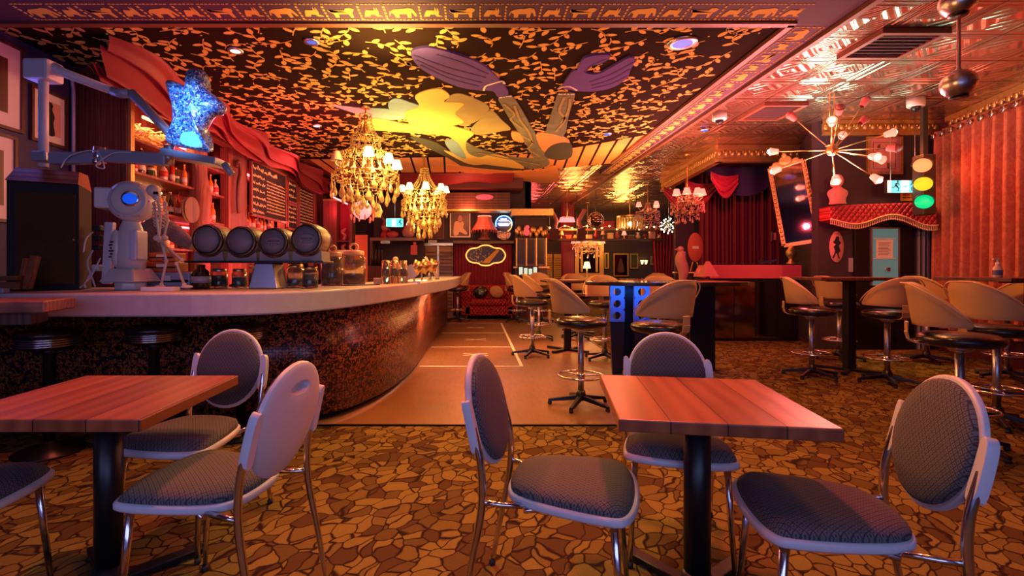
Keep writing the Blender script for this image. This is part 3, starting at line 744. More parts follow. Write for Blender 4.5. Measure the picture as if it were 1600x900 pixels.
# ---------------------------------------------------------------- high swivel stools
def stool_proto():
    t = T('bar_stool', '', 'stool', (0, 0, 0), 0, 'swivel stools with curved beige backs')
    B().lathe([(.0, .70), (.17, .70), (.215, .715), (.232, .74), (.225, .765), (.19, .785), (.10, .795), (0.001, .797)], 36).build('seat', 'black_leather', t)
    def top(th): a = abs(th) / R(88); return 1.135 - .26 * max(0, (a - .12) / .88) ** 1.6
    b = B()
    def f(u, v):
        th = R(-88) + u * R(176); z0 = .845 - .01 * math.cos(th); z = z0 + v * (top(th) - z0)
        r = .255 + (z - .84) * .14; return (math.sin(th) * r, math.cos(th) * r * .98, z)
    sh = b.grid(f, 24, 6).build('backrest', 'beige_vinyl', t, solid=.035, off=1, bevel=.008)
    P_ = [(math.sin(R(-86 + 172 * k / 24)) * (.275 + (top(R(-86 + 172 * k / 24)) - .84) * .14), math.cos(R(-86 + 172 * k / 24)) * (.27 + (top(R(-86 + 172 * k / 24)) - .84) * .14), top(R(-86 + 172 * k / 24)) - .002) for k in range(25)]
    B().tube(P_, .005, 6).build('piping', 'shade_cream', sh)
    b = B(); pp = [(.16, .705), (.24, .715), (.275, .74), (.285, .79), (.282, .86)]
    for i in range(4):
        (y0, z0), (y1, z1) = pp[i], pp[i + 1]; b.add([(x, y, z) for x in (-.035, .035) for y, z in ((y0, z0), (y1, z1), (y1 + .008, z1 - .004), (y0 + .004, z0 - .008))], [(0, 1, 2, 3), (7, 6, 5, 4), (0, 4, 5, 1), (1, 5, 6, 2), (2, 6, 7, 3), (3, 7, 4, 0)])
    b.build('back_bracket', 'beige_vinyl', t)
    B().lathe([(.027, .06), (.027, .70)], 20).lathe([(.05, .66), (.09, .70)], 20).build('pole', 'steel', t)
    b = B().tube([(.2 * math.cos(2 * PI * k / 32), .2 * math.sin(2 * PI * k / 32), .27) for k in range(32)], .010, 8, closed=True)
    for k in range(3): a = 2 * PI * k / 3 + .5; b.tube([(.02 * math.cos(a), .02 * math.sin(a), .265), (.2 * math.cos(a), .2 * math.sin(a), .27)], .007, 6)
    b.lathe([(.036, .24), (.036, .29)], 16).build('foot_ring', 'chrome', t)
    B().lathe([(.045, .05), (.05, .08), (.035, .14)], 16).build('hub', 'black_metal', t)
    for k in range(5):
        Mx = RZ(2 * PI * k / 5); b = B()
        b.add([(.03, -.025, .055), (.03, .025, .055), (.03, .02, .095), (.03, -.02, .095), (.29, -.017, .025), (.29, .017, .025), (.29, .012, .048), (.29, -.012, .048)], [(3, 2, 1, 0), (4, 5, 6, 7), (0, 1, 5, 4), (1, 2, 6, 5), (2, 3, 7, 6), (3, 0, 4, 7)], Mx)
        lg = b.build('leg', 'black_metal', t, bevel=.004); B().lathe([(.016, 0), (.02, .012), (.014, .032)], 10, Mx @ TR(.275, 0, 0)).build('glide', 'rubber', lg)
    return t
st = stool_proto(); SG = 'swivel stools with curved beige backs'
ST = [(.945, 4.45, 187, 'beige-backed stool in the open floor, nearest to the right wooden table corner'),
      (1.52, 4.10, 293, 'large beige-backed stool seen from behind, just behind the right wooden table'),
      (.80, 7.0, 190, 'beige-backed stool left of the small round tables on the lino'),
      (1.10, 8.6, 190, 'beige-backed stool behind the round table, partly hidden on its left'),
      (1.75, 6.72, 85, 'beige-backed stool facing us between round table and blue-lit table'),
      (1.8, 8.75, 100, 'small beige-backed stool beyond the round table'),
      (-.42, 11.6, 20, 'beige-backed stool at the far tip of the bar'),
      (.95, 11.4, 150, 'beige-backed stool right of the red sofa'),
      (1.5, 11.3, 100, 'far stool between sofa corner and glazed cabinet'),
      (2.45, 6.6, 70, 'stool behind the blue-lit table, back facing us over its top'),
      (3.85, 5.68, 163, 'beige-backed stool left of the black high table column'),
      (4.95, 6.75, 190, 'reddish-backed stool behind the high table'),
      (4.45, 5.36, 262, 'stool right of the high table column, curved back to the right'),
      (6.0, 6.6, 200, 'small far stool by the foot of the long curtain'),
      (3.34, 3.42, 152, 'nearest beige-backed stool at right, above the corner dining chair'),
      (4.15, 3.95, 182, 'dark reddish-backed stool right behind the nearest right stool'),
      (5.98, 5.58, 268, 'stool at the right edge beside the long curtain'),
      ]
for i, (x, y, a, lab) in enumerate(ST):
    if i == 0: st.location = (x, y, .008); st.rotation_euler.z = R(a - 90); st['label'] = lab
    else: dup(st, (x, y, .008 if x < 2.2 and y > 3.9 else 0), R(a - 90), lab)
# stools mirrored rows by the stage wall
for k, (x, y, a) in enumerate([(3.7, 10.2, 60), (4.3, 11.2, 120)]):
    dup(st, (x, y, 0), R(a - 90), ('stool left of the stage front' if k == 0 else 'stool beyond the stage corner'))

# high tables
def high_table(x, y, w_, d, z, lab, round_=False, m='dark_wood'):
    t = T('high_table', lab, 'table', (x, y, .008 if x < 1.9 else 0), 0, 'high bar tables')
    if round_: B().lathe([(0.001, z - .035), (w_ / 2 - .02, z - .035), (w_ / 2, z - .02), (w_ / 2, z - .005), (w_ / 2 - .01, z), (.001, z)], 40).build('tabletop', m, t)
    else: B().box(-w_ / 2, w_ / 2, -d / 2, d / 2, z - .035, z).build('tabletop', m, t, bevel=.004)
    B().bx(0, 0, z - .045, w_ * .5, .05, .015).build('top_bracket', 'black_metal', t)
    B().box(-.05, .05, -.05, .05, .03, z - .04).build('column', 'black_metal', t, bevel=.008)
    for k in range(4): B().box(.02, .36, -.03, .03, 0, .035, RZ(PI / 4 * (1 + 2 * k))).build('foot', 'black_metal', t, bevel=.006)
    return t
high_table(4.52, 6.0, 1.08, .58, 1.13, 'dark square high table in front of the black exit door')
high_table(5.35, 4.75, 1.25, .75, 1.15, 'dark high table by the long curtain with the pump bottle on it')
t = high_table(1.38, 7.45, .82, .82, 1.06, 'round dark high table nearest the floor marking', True)
t = high_table(2.0, 9.65, .8, .8, 1.06, 'round high table behind the blue-lit table', True)
# the black table with two blue-lit pierced panel legs
t = T('lit_table', 'long black high table on pierced panel legs glowing blue at the top', 'table', (0, 0, 0))
P_ = smooth_poly([(1.28, 5.5), (1.7, 5.2), (2.5, 5.15), (3.0, 5.4), (3.05, 5.9), (2.6, 6.15), (1.8, 6.1), (1.35, 5.9)], 4)
B().prism(P_, 1.05, 1.09).build('tabletop', 'black_leather', t, bevel=.005)
def pierced(x0, x1, y, z0, z1, holes):
    b = B(); xs = (x0 + x1) / 2; zs = [z0] + [(a + b_) / 2 for a, b_ in zip(holes[:-1], holes[1:])] + [z1]; r = .045
    for i, hz in enumerate(holes):
        lo, hi = zs[i], zs[i + 1]; n = 24; outr = []; inn = []
        for k in range(n):
            a = 2 * PI * k / n; c, s_ = math.cos(a), math.sin(a); f = min((x1 - x0) / 2 / max(1e-6, abs(c)), ((hi - hz) if s_ > 0 else (hz - lo)) / max(1e-6, abs(s_)))
            outr.append((xs + c * f, hz + s_ * f)); inn.append((xs + c * r, hz + s_ * r))
        for yy, rv in ((y, False), (y + .04, True)):
            vs = [(p[0], yy, p[1]) for p in outr + inn]; b.add(vs, [((k, (k + 1) % n, n + (k + 1) % n, n + k)[::-1 if rv else 1]) for k in range(n)])
        b.add([(p[0], yy, p[1]) for yy in (y, y + .04) for p in inn], [(k, n + k, n + (k + 1) % n, (k + 1) % n) for k in range(n)])
    for sx_ in (x0, x1): b.add([(sx_, y, z0), (sx_, y + .04, z0), (sx_, y + .04, z1), (sx_, y, z1)], [(0, 1, 2, 3)])
    return b
for x0, x1 in ((1.56, 1.73), (1.84, 2.02)):
    lg = pierced(x0, x1, 5.75, .62, 1.05, [.69, .825, .965]).build('pierced_leg', 'card_blue', t)
    B().add([(x, y, z) for z, s_ in ((0, .03), (.62, 0)) for y in (5.75, 5.79) for x in (x0 + s_, x1 - s_)], [(0, 2, 3, 1), (4, 5, 7, 6), (0, 1, 5, 4), (2, 6, 7, 3), (0, 4, 6, 2), (1, 3, 7, 5)]).build('lower_leg', 'black_leather', lg)
for x0 in (1.7, 2.6): B().box(x0, x0 + .3, 6.0, 6.04, 0, 1.05).build('rear_leg', 'black_metal', t)
lamp('table_led', 'AREA', (1.79, 5.55, 1.03), 5, (.03, .2, 1), .5, (1.79, 5.8, .8), .1)
lamp('table_led', 'POINT', (2.0, 5.5, 1.2), .8, (.03, .2, 1), .05)
b = B(); b.prism(smooth_poly([(2.35, 5.3), (2.75, 5.4), (2.8, 5.6), (2.4, 5.5)], 2), 1.091, 1.095)
tag(b.build('menu_card', 'paper_red'), 'reddish menu card lying on the blue-lit table', 'menu')

# chrome-ringed stools fixed along the bar
t = T('counter_stool', 'round black stool with chrome-ribbed rim, leftmost under the bar top', 'stool', (-2.87, 3.34, 0), 0, 'round ribbed stools under the bar top')
B().lathe([(.001, .70), (.15, .70), (.17, .715), (.17, .775), (.18, .785), (.185, .80), (.17, .82), (.1, .832), (.001, .834)], 32).build('seat', 'black_leather', t)
b = B()
for k in range(4): b.lathe([(.168, .718 + k * .015), (.177, .7215 + k * .015), (.177, .7265 + k * .015), (.168, .73 + k * .015)], 32)
b.build('chrome_ring', 'chrome', t)
B().lathe([(.035, .02), (.035, .66), (.08, .70)], 20).build('column', 'black_metal', t)
B().lathe([(.2, 0), (.2, .012), (.06, .035), (.035, .08)], 28).build('base', 'black_metal', t)
dup(t, (-2.32, 3.58, 0), 0, 'second round ribbed stool from the left under the bar top')
dup(t, (-1.74, 3.68, 0), 0, 'rightmost round ribbed stool, behind the oval chair back')
# ledge table at the left edge
t = T('ledge_table', 'thick wooden ledge table cut by the left edge in front of the bar', 'table', (0, 0, 0))
B().prism([(-4.2, 2.2), (-2.28, 2.62), (-2.40, 2.98), (-4.3, 2.9)], 1.0, 1.062).build('tabletop', 'ledge_wood', t, bevel=.006)
B().prism([(-4.1, 2.4), (-2.42, 2.7), (-2.5, 2.9), (-4.2, 2.8)], .93, 1.0).build('apron', 'dark_wood', t)
B().box(-3.3, -3.2, 2.65, 2.75, 0, .93).build('leg', 'black_metal', t); B().lathe([(.25, 0), (.25, .01), (.05, .03)], 24, TR(-3.25, 2.7, 0)).build('foot', 'black_metal', t)

# ---------------------------------------------------------------- left wall
def wall_picture(y0, y1, z0, z1, lab, fig):
    t = T('framed_picture', lab, 'picture', (-4.45, (y0 + y1) / 2, (z0 + z1) / 2)); w_, h = (y1 - y0) / 2, (z1 - z0) / 2
    b = B()
    for s_ in (-1, 1): b.box(.0, .035, s_ * (w_ - .015) - .015, s_ * (w_ - .015) + .015, -h, h); b.box(.0, .035, -w_ + .03, w_ - .03, s_ * (h - .015) - .015, s_ * (h - .015) + .015)
    b.build('frame', 'dark_wood', t); B().box(.004, .016, -w_ + .03, w_ - .03, -h + .03, h - .03).build('mount', 'paper', t)
    k = .62; B().box(.012, .019, -w_ * k, w_ * k, -h * k, h * k).build('print', 'plaster_pink' if fig == 2 else 'dark_wood', t)
    if fig == 2:
        P_ = smooth_poly([(-.05, -.17), (.06, -.17), (.045, -.05), (.06, .03), (.03, .09), (.04, .14), (0, .17), (-.03, .14), (-.03, .09), (-.05, .02), (-.03, -.06)], 3)
        B().prism(P_, .019, .022, Matrix(((0, 0, 1, 0), (1, 0, 0, 0), (0, 1, 0, 0), (0, 0, 0, 1)))).build('silhouette', 'black_matte', t)
wall_picture(4.02, 4.86, 2.55, 3.38, 'large pale-mounted framed picture high at the left edge of the purple wall', 1)
wall_picture(4.1, 4.79, 1.67, 2.50, 'lower framed picture at the left edge of the purple wall', 1)
wall_picture(4.94, 5.38, 2.52, 3.08, 'small red-tinted picture of a dark figure beside the white post', 2)
b = B().tube([(-4.41, 5.44, 1.2), (-4.41, 5.44, 3.2), (-4.41, 5.42, 3.30), (-4.41, 5.34, 3.36), (-4.41, 5.2, 3.38)], .02, 10)
tag(b.build('conduit_pipe', 'grey_metal'), 'thin grey conduit pipe bending at the top of the purple wall', 'pipe')

# ---------------------------------------------------------------- back bar
FX = -3.86                                             # front plane of the back bar
b = B().box(-4.45, FX, 5.48, 5.52, 0, CEIL - .02); struct(b.build('wall_panel', 'panel_wood')).name = 'wall_bar_side'
bb = T('back_bar', 'long red-lit wooden back bar with posts and shelves', 'back bar', (0, 0, 0))
B().box(-4.45, -4.41, 5.54, 12.9, .0, 3.4).build('back_panel', 'red_wood', bb)
B().box(-4.40, FX - .02, 5.54, 12.9, 0, .95).build('lower_cabinet', 'dark_wood', bb)
B().box(-4.40, FX + .02, 5.54, 12.9, .95, .99).build('work_surface', 'red_wood', bb)
for z in (1.50, 1.93, 2.36, 2.74): B().box(-4.40, FX - .05, 5.54, 12.3, z - .03, z).build('shelf', 'red_wood', bb, bevel=.003)
B().box(FX - .06, FX + .03, 5.5, 12.6, 3.12, 3.40).build('header', 'red_wood', bb)
b = B()
for z in (3.14, 3.22, 3.32): b.box(FX + .03, FX + .045, 5.5, 12.6, z, z + .03)
b.build('moulding', 'gold', bb)
B().box(FX - .04, FX + .04, 5.5, 5.56, .0, 3.14).build('post', 'gold', bb)
for y0, y1 in ((7.72, 8.35), (9.95, 10.15), (11.75, 12.1), (12.45, 12.8)):
    B().box(FX - .12, FX + .02, y0, y1, 0, 3.12).build('post', 'red_wood', bb, bevel=.01)
rnd = random.Random(5)
P_ = [(FX - .04 + .02 * math.sin(k * 1.3), 7.0 + .03 * math.cos(k * 1.7), k * .32) for k in range(11)]
B().tube(P_, [.13 + .02 * math.sin(k * 2.1) for k in range(11)], 16).build('log_post', 'red_wood', bb)
for y0, y1 in ((5.6, 6.85), (7.15, 7.7), (8.4, 11.7)):
    B().box(-4.38, -4.35, y0, y1, 3.02, 3.05).build('neon_tube', 'neon_red', bb)
B().box(FX - .01, FX + .01, 5.75, 6.7, 2.98, 3.01).build('neon_tube', 'neon_warm', bb)
for z, y0, y1 in ((1.9, 5.7, 6.9), (2.33, 5.7, 6.9), (1.9, 8.4, 11.7), (1.47, 8.4, 11.7), (1.9, 7.2, 7.7)):
    B().box(-4.38, -4.36, y0, y1, z - .06, z - .035).build('light_strip', 'neon_warm' if z > 2 else 'neon_red', bb)
lamp('shelf_light', 'AREA', (-4.1, 6.3, 3.0), 24, (1, .42, .14), .3, (-4.1, 6.3, 1), 1.2)
lamp('shelf_light', 'AREA', (-4.0, 9.9, 2.2), 22, (1, .22, .14), .3, (-4.1, 9.9, 1), 3)
lamp('shelf_light', 'POINT', (-3.5, 6.4, 1.7), 5, (1, .4, .16), .2)
# yellow-lit twig nest and garden model on the top shelf
b = B()
for k in range(170):
    x, y, z = rnd.uniform(-.09, .09), rnd.uniform(-.40, .40), rnd.uniform(0, .18); a, e = rnd.uniform(0, PI), rnd.uniform(-.6, .6)
    d = Vector((math.cos(a) * math.cos(e), math.sin(a) * math.cos(e), math.sin(e))) * rnd.uniform(.05, .1)
    b.tube([Vector((x, y, z)) - d, Vector((x, y, z)) + d], rnd.uniform(.004, .01), 5)
o = tag(b.build('twig_bundle', 'foliage'), 'tangled bundle of twigs glowing orange on the top bar shelf', 'twigs'); o.location = (-4.13, 6.12, 2.81)
t = T('wood_slice', 'round sawn log slice leaning before the bottles by the log post', 'log slice', (FX + .03, 6.62, 2.02))
B().lathe([(.001, 0), (.17, 0), (.175, .02), (.17, .045), (.001, .05)], 28, RY(R(90)) @ RZ(.3)).build('slice', 'barrel_wood', t)
b = B().lathe([(.165, .04), (.178, .04), (.178, .052), (.165, .052)], 28, RY(R(90))); b.build('bark', 'dark_wood', t)
# bottles
def bottle_proto(k):
    prof, lab, m = [
        ([(.001, 0), (.036, 0), (.038, .01), (.038, .17), (.03, .20), (.014, .225), (.013, .29), (.016, .292), (.016, .30), (.001, .302)], 'tall slim', 'amber_liquid'),
        ([(.001, 0), (.045, 0), (.047, .01), (.047, .12), (.035, .16), (.015, .18), (.014, .22), (.018, .222), (.018, .245), (.001, .246)], 'squat', 'clear_bottle'),
        ([(.001, 0), (.035, 0), (.036, .015), (.04, .14), (.036, .18), (.014, .23), (.013, .30), (.015, .31), (.001, .311)], 'round-shouldered', 'dark_bottle'),
        ([(.001, 0), (.03, 0), (.033, .01), (.033, .2), (.013, .26), (.012, .32), (.001, .322)], 'tall narrow', 'red_bottle'),
        ([(.001, 0), (.05, 0), (.052, .02), (.045, .1), (.02, .16), (.014, .19), (.014, .23), (.001, .231)], 'bell-shaped', 'green_bottle')][k]
    t = T('bottle', '', 'bottle', (0, 0, 0), 0, 'bottles behind the bar'); bo = B().lathe(prof, 14).build('glass', m, t)
    B().lathe([(prof[3][0] + .001, .05), (prof[3][0] + .001, .12)], 14).build('label_band', 'label_white' if k != 1 else 'label_red', t)
    top = prof[-1][1]; B().lathe([(.014, top - .02), (.016, top - .02), (.016, top + .012), (.001, top + .012)], 10).build('cap', 'black_metal' if k % 2 else 'brass', t)
    return t, lab, {'amber_liquid': 'amber', 'clear_bottle': 'clear', 'dark_bottle': 'dark brown', 'red_bottle': 'deep red', 'green_bottle': 'dark green'}[m]
protos = [bottle_proto(k) for k in range(5)]; used = [False] * 5
def bottle(x, y, z, k, where):
    z += .001
    t, l_, c_ = protos[k]; lab = f'{l_} {c_} bottle {where}'; g = f'{l_} {c_} bottles {where}'
    if not used[k]: t.location = (x, y, z); t['label'] = lab; t['group'] = g; used[k] = True
    else: dup(t, (x, y, z), rnd.uniform(0, 6), lab, g)
def row(y0, y1, n, z, where, x=-4.02, pat=None):
    for i in range(n):
        bottle(x + rnd.uniform(-.04, .04), y0 + (y1 - y0) * (i + .5) / n, z, (pat or [0, 1, 2, 3, 4])[i % len(pat or [0, 1, 2, 3, 4])], where)
row(5.65, 6.85, 11, 2.36, 'on the upper shelf left of the log post')
row(5.65, 6.85, 10, 1.93, 'on the middle shelf behind the white viewer')
row(5.7, 6.8, 8, 1.50, 'on the low shelf behind the skeleton')
row(7.18, 7.68, 5, 1.93, 'between log post and square post, middle shelf', pat=[0, 4, 1])
row(7.18, 7.68, 5, 2.36, 'between log post and square post, upper shelf', pat=[1, 0])
row(7.18, 7.68, 5, 1.50, 'between log post and square post, low shelf', pat=[2, 4, 3])
row(8.45, 9.9, 12, 1.93, 'under the large chalkboard, upper row', pat=[0, 1, 0, 3])
row(8.45, 9.9, 12, 1.50, 'under the large chalkboard, lower row', pat=[2, 3, 4])
row(10.2, 11.7, 10, 1.93, 'under the right chalkboard, upper row', pat=[1, 2, 0])
row(10.2, 11.7, 9, 1.50, 'under the right chalkboard, lower row', pat=[4, 0, 2])
# chalkboards with scribbled menus
def scribble(b, y0, y1, z, h, rnd, x):
    y = y0
    while y < y1:
        wl = min(rnd.uniform(.06, .2), y1 - y)
        if wl < h * .6: break
        n = int(wl / (h * .28)) + 2; P_ = []
        for i in range(n): P_.append((y + i * h * .28, z + (rnd.uniform(.3, 1) if i % 2 else rnd.uniform(0, .3)) * h))
        P_ = smooth_poly(P_, 2, False)
        for (a, c), (d, e) in zip(P_[:-1], P_[1:]):
            q = Vector((d - a, e - c)); q.normalize(); nn = Vector((-q.y, q.x)) * h * .10
            b.add([(x, a - nn.x, c - nn.y), (x, d - nn.x, e - nn.y), (x, d + nn.x, e + nn.y), (x, a + nn.x, c + nn.y)], [(0, 1, 2, 3)])
        y += wl + h * .5
def chalk(y0, y1, z0, z1, lab, cols, tilt=0):
    t = T('chalkboard', lab, 'chalkboard', (FX + .07, 0, 0))
    B().box(-.015, .0, y0, y1, z0, z1).build('board', 'black_matte', t)
    b = B()
    for z in (z0, z1): b.box(-.02, .02, y0 - .02, y1 + .02, z - .02, z + .02)
    for y in (y0, y1): b.box(-.02, .02, y - .02, y + .02, z0, z1)
    b.build('frame', 'red_wood', t)
    b = B(); r2 = random.Random(int(y0 * 7))
    for ya, yb, h, zt, zb in cols:
        z = zt - h
        while z > zb: scribble(b, ya, yb, z, h * .8, r2, .003); z -= h * 1.35
    b.build('chalk_writing', 'neon_yellow' if False else 'ochre_chalk', t)
mat('ochre_chalk', (.95, .8, .35), .9)
chalk(8.38, 9.9, 2.15, 3.08, 'large menu chalkboard with big yellow writing on its left', [(8.42, 9.5, .13, 3.06, 2.92), (8.42, 8.95, .09, 2.9, 2.2), (9.0, 9.85, .045, 2.85, 2.2)])
chalk(10.0, 10.5, 2.6, 3.05, 'small upper chalkboard between the two big menu boards', [(10.04, 10.46, .09, 3.03, 2.64)])
chalk(10.0, 10.5, 2.05, 2.55, 'small lower chalkboard between the two big menu boards', [(10.04, 10.46, .07, 2.53, 2.1)])
chalk(10.65, 11.6, 2.05, 3.02, 'right-hand menu chalkboard with fine writing in rows', [(10.7, 11.55, .05, 2.98, 2.12)])
t = T('paddle', 'long dark curved wooden handle hung on the square red post', 'tool', (FX + .075, 7.9, 2.42))
B().tube(smooth_poly([(0, -.05, .42), (0, -.02, .52), (0, .06, .50), (0, .08, .36), (0, .02, .2), (0, .0, -.1), (0, .03, -.3)], 4, False), .03, 8).build('shaft', 'dark_wood', t)
tag(B().box(-3.80, -3.755, 10.55, 10.6, 1.9, 2.97).tube([(-3.775, 10.575, 2.75), (-3.775, 10.575, 2.4)], .036, 8).build('oar', 'red_wood'), 'upright red oar leaning before the right menu boards', 'oar')

# ---------------------------------------------------------------- red drape along the ceiling over the bar
def drape(u, v):
    y = 4.72 + u * 7.5
    x0, z0 = -3.25 - .32 * math.sin(min(1, u * 1.25) * PI * .6) + .10 * math.sin(u * 31) - .25 * max(0, .12 - u) * 8, 3.455
    x1, z1 = -3.70, 3.22 - .06 * math.sin(u * 9)
    fold = math.sin((v * 3.6 - u * 4.2) * 2 * PI + 1.1 * math.sin(u * 9)); fold = (abs(fold) ** .7) * (1 if fold > 0 else -1)
    sag = -.22 * math.sin(PI * v) * (1 + .3 * math.sin(u * 17))
    nx, nz = .35, -.9; a = (.10 * fold + .03 * math.sin((v * 9 - u * 7) * 2 * PI)) * math.sin(PI * min(1, v * 1.1 + .05))
    return (max(-3.735, x0 + (x1 - x0) * v + nx * a), y + .05 * fold * v, min(3.46, z0 + (z1 - z0) * v + sag + nz * a))
tag(B().grid(drape, 150, 44).build('red_drape', 'red_drape'), 'long red cloth swagged under the ceiling above the bar', 'drape')
def drape2(u, v):
    x = -3.3 + u * 4.2; y = 10.2 + v * 2.4 - .5 * u
    return (x, y, min(3.455, 3.45 - .22 * v ** 1.5 - .05 * math.sin(v * 8 + u * 5) * v - .05 * math.sin(u * 20 + v * 3) * v))
tag(B().grid(lambda u, v: (lambda p: (p[0], max(p[1], 11.5 + .9 * v), p[2]))(drape2(u, v)), 60, 24).build('red_drape', 'red_drape'), 'red cloth sagging under the ceiling at the far end of the bar', 'drape')

# ---------------------------------------------------------------- things on the bar
ZC = 1.0755
def on(x, Y): return (WX(x, Y), Y, ZC)
# dark cabinet, an amber reflection put into its door colour
t = T('display_cabinet', 'tall black cabinet with dark glass door coloured with an amber reflection at left end of bar', 'cabinet', (WX(80, 3.75), 3.78, ZC), R(27))
B().box(-.22, .19, -.2, .2, 0, .84).build('body', 'black_matte', t, bevel=.006)
B().add([(-.22, -.23, .84), (.19, -.23, .84), (.19, .2, .84), (-.22, .2, .84), (-.20, -.10, .96), (.17, -.10, .96), (.17, .18, .98), (-.20, .18, .98)], [(0, 1, 5, 4), (1, 2, 6, 5), (2, 3, 7, 6), (3, 0, 4, 7), (4, 5, 6, 7), (0, 3, 2, 1)]).build('sloped_top', 'ledge_wood', t)
B().box(-.17, .17, -.212, -.2, .05, .76).build('glass_door', 'amber_reflection_glass', t)
B().ell((.16, -.215, .4), .008, 8, 6).build('lock', 'steel', t)
t.scale = (1, 1, .93)
# articulated white arms
t = T('articulated_arm', 'white enamel post with long jointed arms rising from the black cabinet', 'arm', (0, 0, 0))
Y = 3.72
B().tube([W(68, 261, Y), W(68, 110, Y)], .032, 14).build('post', 'white_plastic', t)
a = W(68, 112, Y); B().bx(a[0] - .0, Y, a[2], .19, .16, .15).build('head_box', 'white_plastic', t, bevel=.02)
B().tube([W(84, 108, Y), W(100, 114, Y + .02), W(178, 143, Y + .1)], [.05, .035, .03], 12).build('upper_arm', 'white_plastic', t)
B().tube([W(176, 142, Y + .1), W(188, 146, Y + .1), W(204, 146, Y + .1)], .036, 10).tube([W(204, 144, Y + .1), W(282, 226, Y + .16)], .035, 10).build('elbow_arm', 'grey_metal', t)
def bar3(p, q, w_, h, b): 
    p, q = Vector(p), Vector(q); d = q - p; L_ = d.length; Mx = Matrix.Translation(p) @ d.to_track_quat('X', 'Z').to_matrix().to_4x4()
    return b.box(0, L_, -w_ / 2, w_ / 2, -h / 2, h / 2, Mx)
bar3(W(80, 248, Y - .1), W(156, 247, Y - .1), .07, .085, B()).build('lower_arm', 'grey_metal', t, bevel=.012)
bar3(W(158, 243, Y - .12), W(262, 250, Y - .12), .07, .09, B()).build('lower_arm', 'grey_metal', t, bevel=.012)
a = W(156, 243, Y - .1); B().lathe([(.04, -.06), (.045, 0), (.04, .06)], 14, TR(*a)).ell((a[0], a[1] - .03, a[2] - .05), .03).build('joint', 'chrome', t)
a = W(264, 243, Y - .1); B().lathe([(.035, -.07), (.035, .07)], 12, TR(*a)).build('joint', 'steel', t)
B().tube(smooth_poly([W(95, 262, Y - .16), W(110, 243, Y - .16), W(150, 236, Y - .16), (lambda q: q)(W(163, 262, Y - .16)), W(150, 258, Y - .17), W(175, 240, Y - .17), W(205, 238, Y - .16)], 6, False), .005, 6).build('cable', 'white_plastic', t)
a = W(72, 258, Y); B().bx(a[0] + .04, Y - .06, a[2] + .045, .11, .12, .07).build('clamp', 'grey_metal', t, bevel=.01)
bar3(W(264, 241, Y - .08), W(348, 256, Y - .08), .22, .05, B()).build('tray', 'grey_metal', t, bevel=.006)
a = W(350, 256, Y - .1); B().tube([a, (a[0] + .06, a[1], a[2] - .08)], .025, 8).build('handle', 'grey_metal', t)
# mosaic torso
Y = 3.66
P_ = [(302, 119), (318, 119), (326, 128), (328, 150), (340, 160), (355, 175), (350, 186), (336, 190), (326, 205), (322, 218), (332, 246), (300, 242), (266, 234), (272, 222), (276, 206), (276, 180), (270, 158), (265, 140), (272, 136), (288, 142), (298, 146), (300, 130)]
P_ = smooth_poly([(WX(x, Y), WZ(y, Y)) for x, y in P_], 4)
t = T('mosaic_torso', 'bust covered in blue mirror mosaic standing on the grey arm tray', 'sculpture', (0, -.02, .037))
cx_ = sum(p[0] for p in P_) / len(P_); cz_ = sum(p[1] for p in P_) / len(P_)
b = B(); rings = [(1, 0), (.97, -.035), (.88, -.065), (.7, -.085), (.4, -.095), (.02, -.1)]
for sgn in (1, -1):
    vs = [(cx_ + (x - cx_) * s_, Y + sgn * d, cz_ + (z - cz_) * s_) for s_, d in rings for x, z in P_]; n = len(P_); fs = []
    for i in range(len(rings) - 1):
        for k in range(n): f_ = (i * n + k, i * n + (k + 1) % n, (i + 1) * n + (k + 1) % n, (i + 1) * n + k); fs.append(f_ if sgn > 0 else f_[::-1])
    b.add(vs, fs, None, True)
b.build('torso', 'mirror_mosaic', t)
P2 = smooth_poly([(WX(x, Y), WZ(y, Y)) for x, y in [(299, 224), (312, 221), (320, 224), (327, 243), (300, 239)]], 3)
B().prism(P2, 0, .03, Matrix(((1, 0, 0, 0), (0, 0, -1, Y - .075), (0, 1, 0, 0), (0, 0, 0, 1)))).build('bare_patch', 'cyan_glow', t)  # patch glows by its material's emission, no lamp in it
# coin viewer
Y = 3.72; vx = WX(205, Y); Mh = TR(.03, -.02, .655) @ RZ(R(18))
t = T('tower_viewer', 'white coin-operated viewer with blue glass eye on the bar', 'viewer', (vx, Y, ZC))
B().lathe([(.10, 0), (.10, .06), (.001, .06)], 8, sx=1.1).lathe([(.20, .06), (.13, .16), (.001, .16)], 4, RZ(R(38)), smooth=False, sx=1.0).build('base', 'cream_metal', t, bevel=.01)
B().lathe([(.085, .14), (.095, .25), (.09, .36), (.07, .46), (.05, .52), (.055, .56), (.001, .56)], 24, sx=1.15, sy=.85).build('column', 'cream_metal', t)
B().lathe([(.104, .105), (.118, .112), (.120, .122), (.108, .126)], 36, Mh @ RX(R(90)), cap=False).lathe([(.148, -.02), (.153, -.012), (.153, .0), (.148, .008)], 36, Mh @ RX(R(90)), cap=False).build('face_ring', 'white_plastic', t)
for k in range(6): B().ell((.13 * math.cos(k * 1.05), -.1, .13 * math.sin(k * 1.05)), .006, 8, 5, Mh).build('rivet', 'steel', t)
B().ell((-.065, -.07, .31), (.045, .03, .14), 20, 12, RZ(R(-20))).build('badge_plate', 'cream_metal', t)
b = B()
for k in range(6): b.box(-.085 + .012 * (k % 2), -.06 + .01 * (k % 3), -.108, -.103, .24 + k * .022, .25 + k * .022, RZ(R(-20)))
b.build('worn_lettering', 'black_matte', t)
B().box(.055, .115, -.11, .02, .22, .44).build('side_box', 'white_plastic', t, bevel=.012)
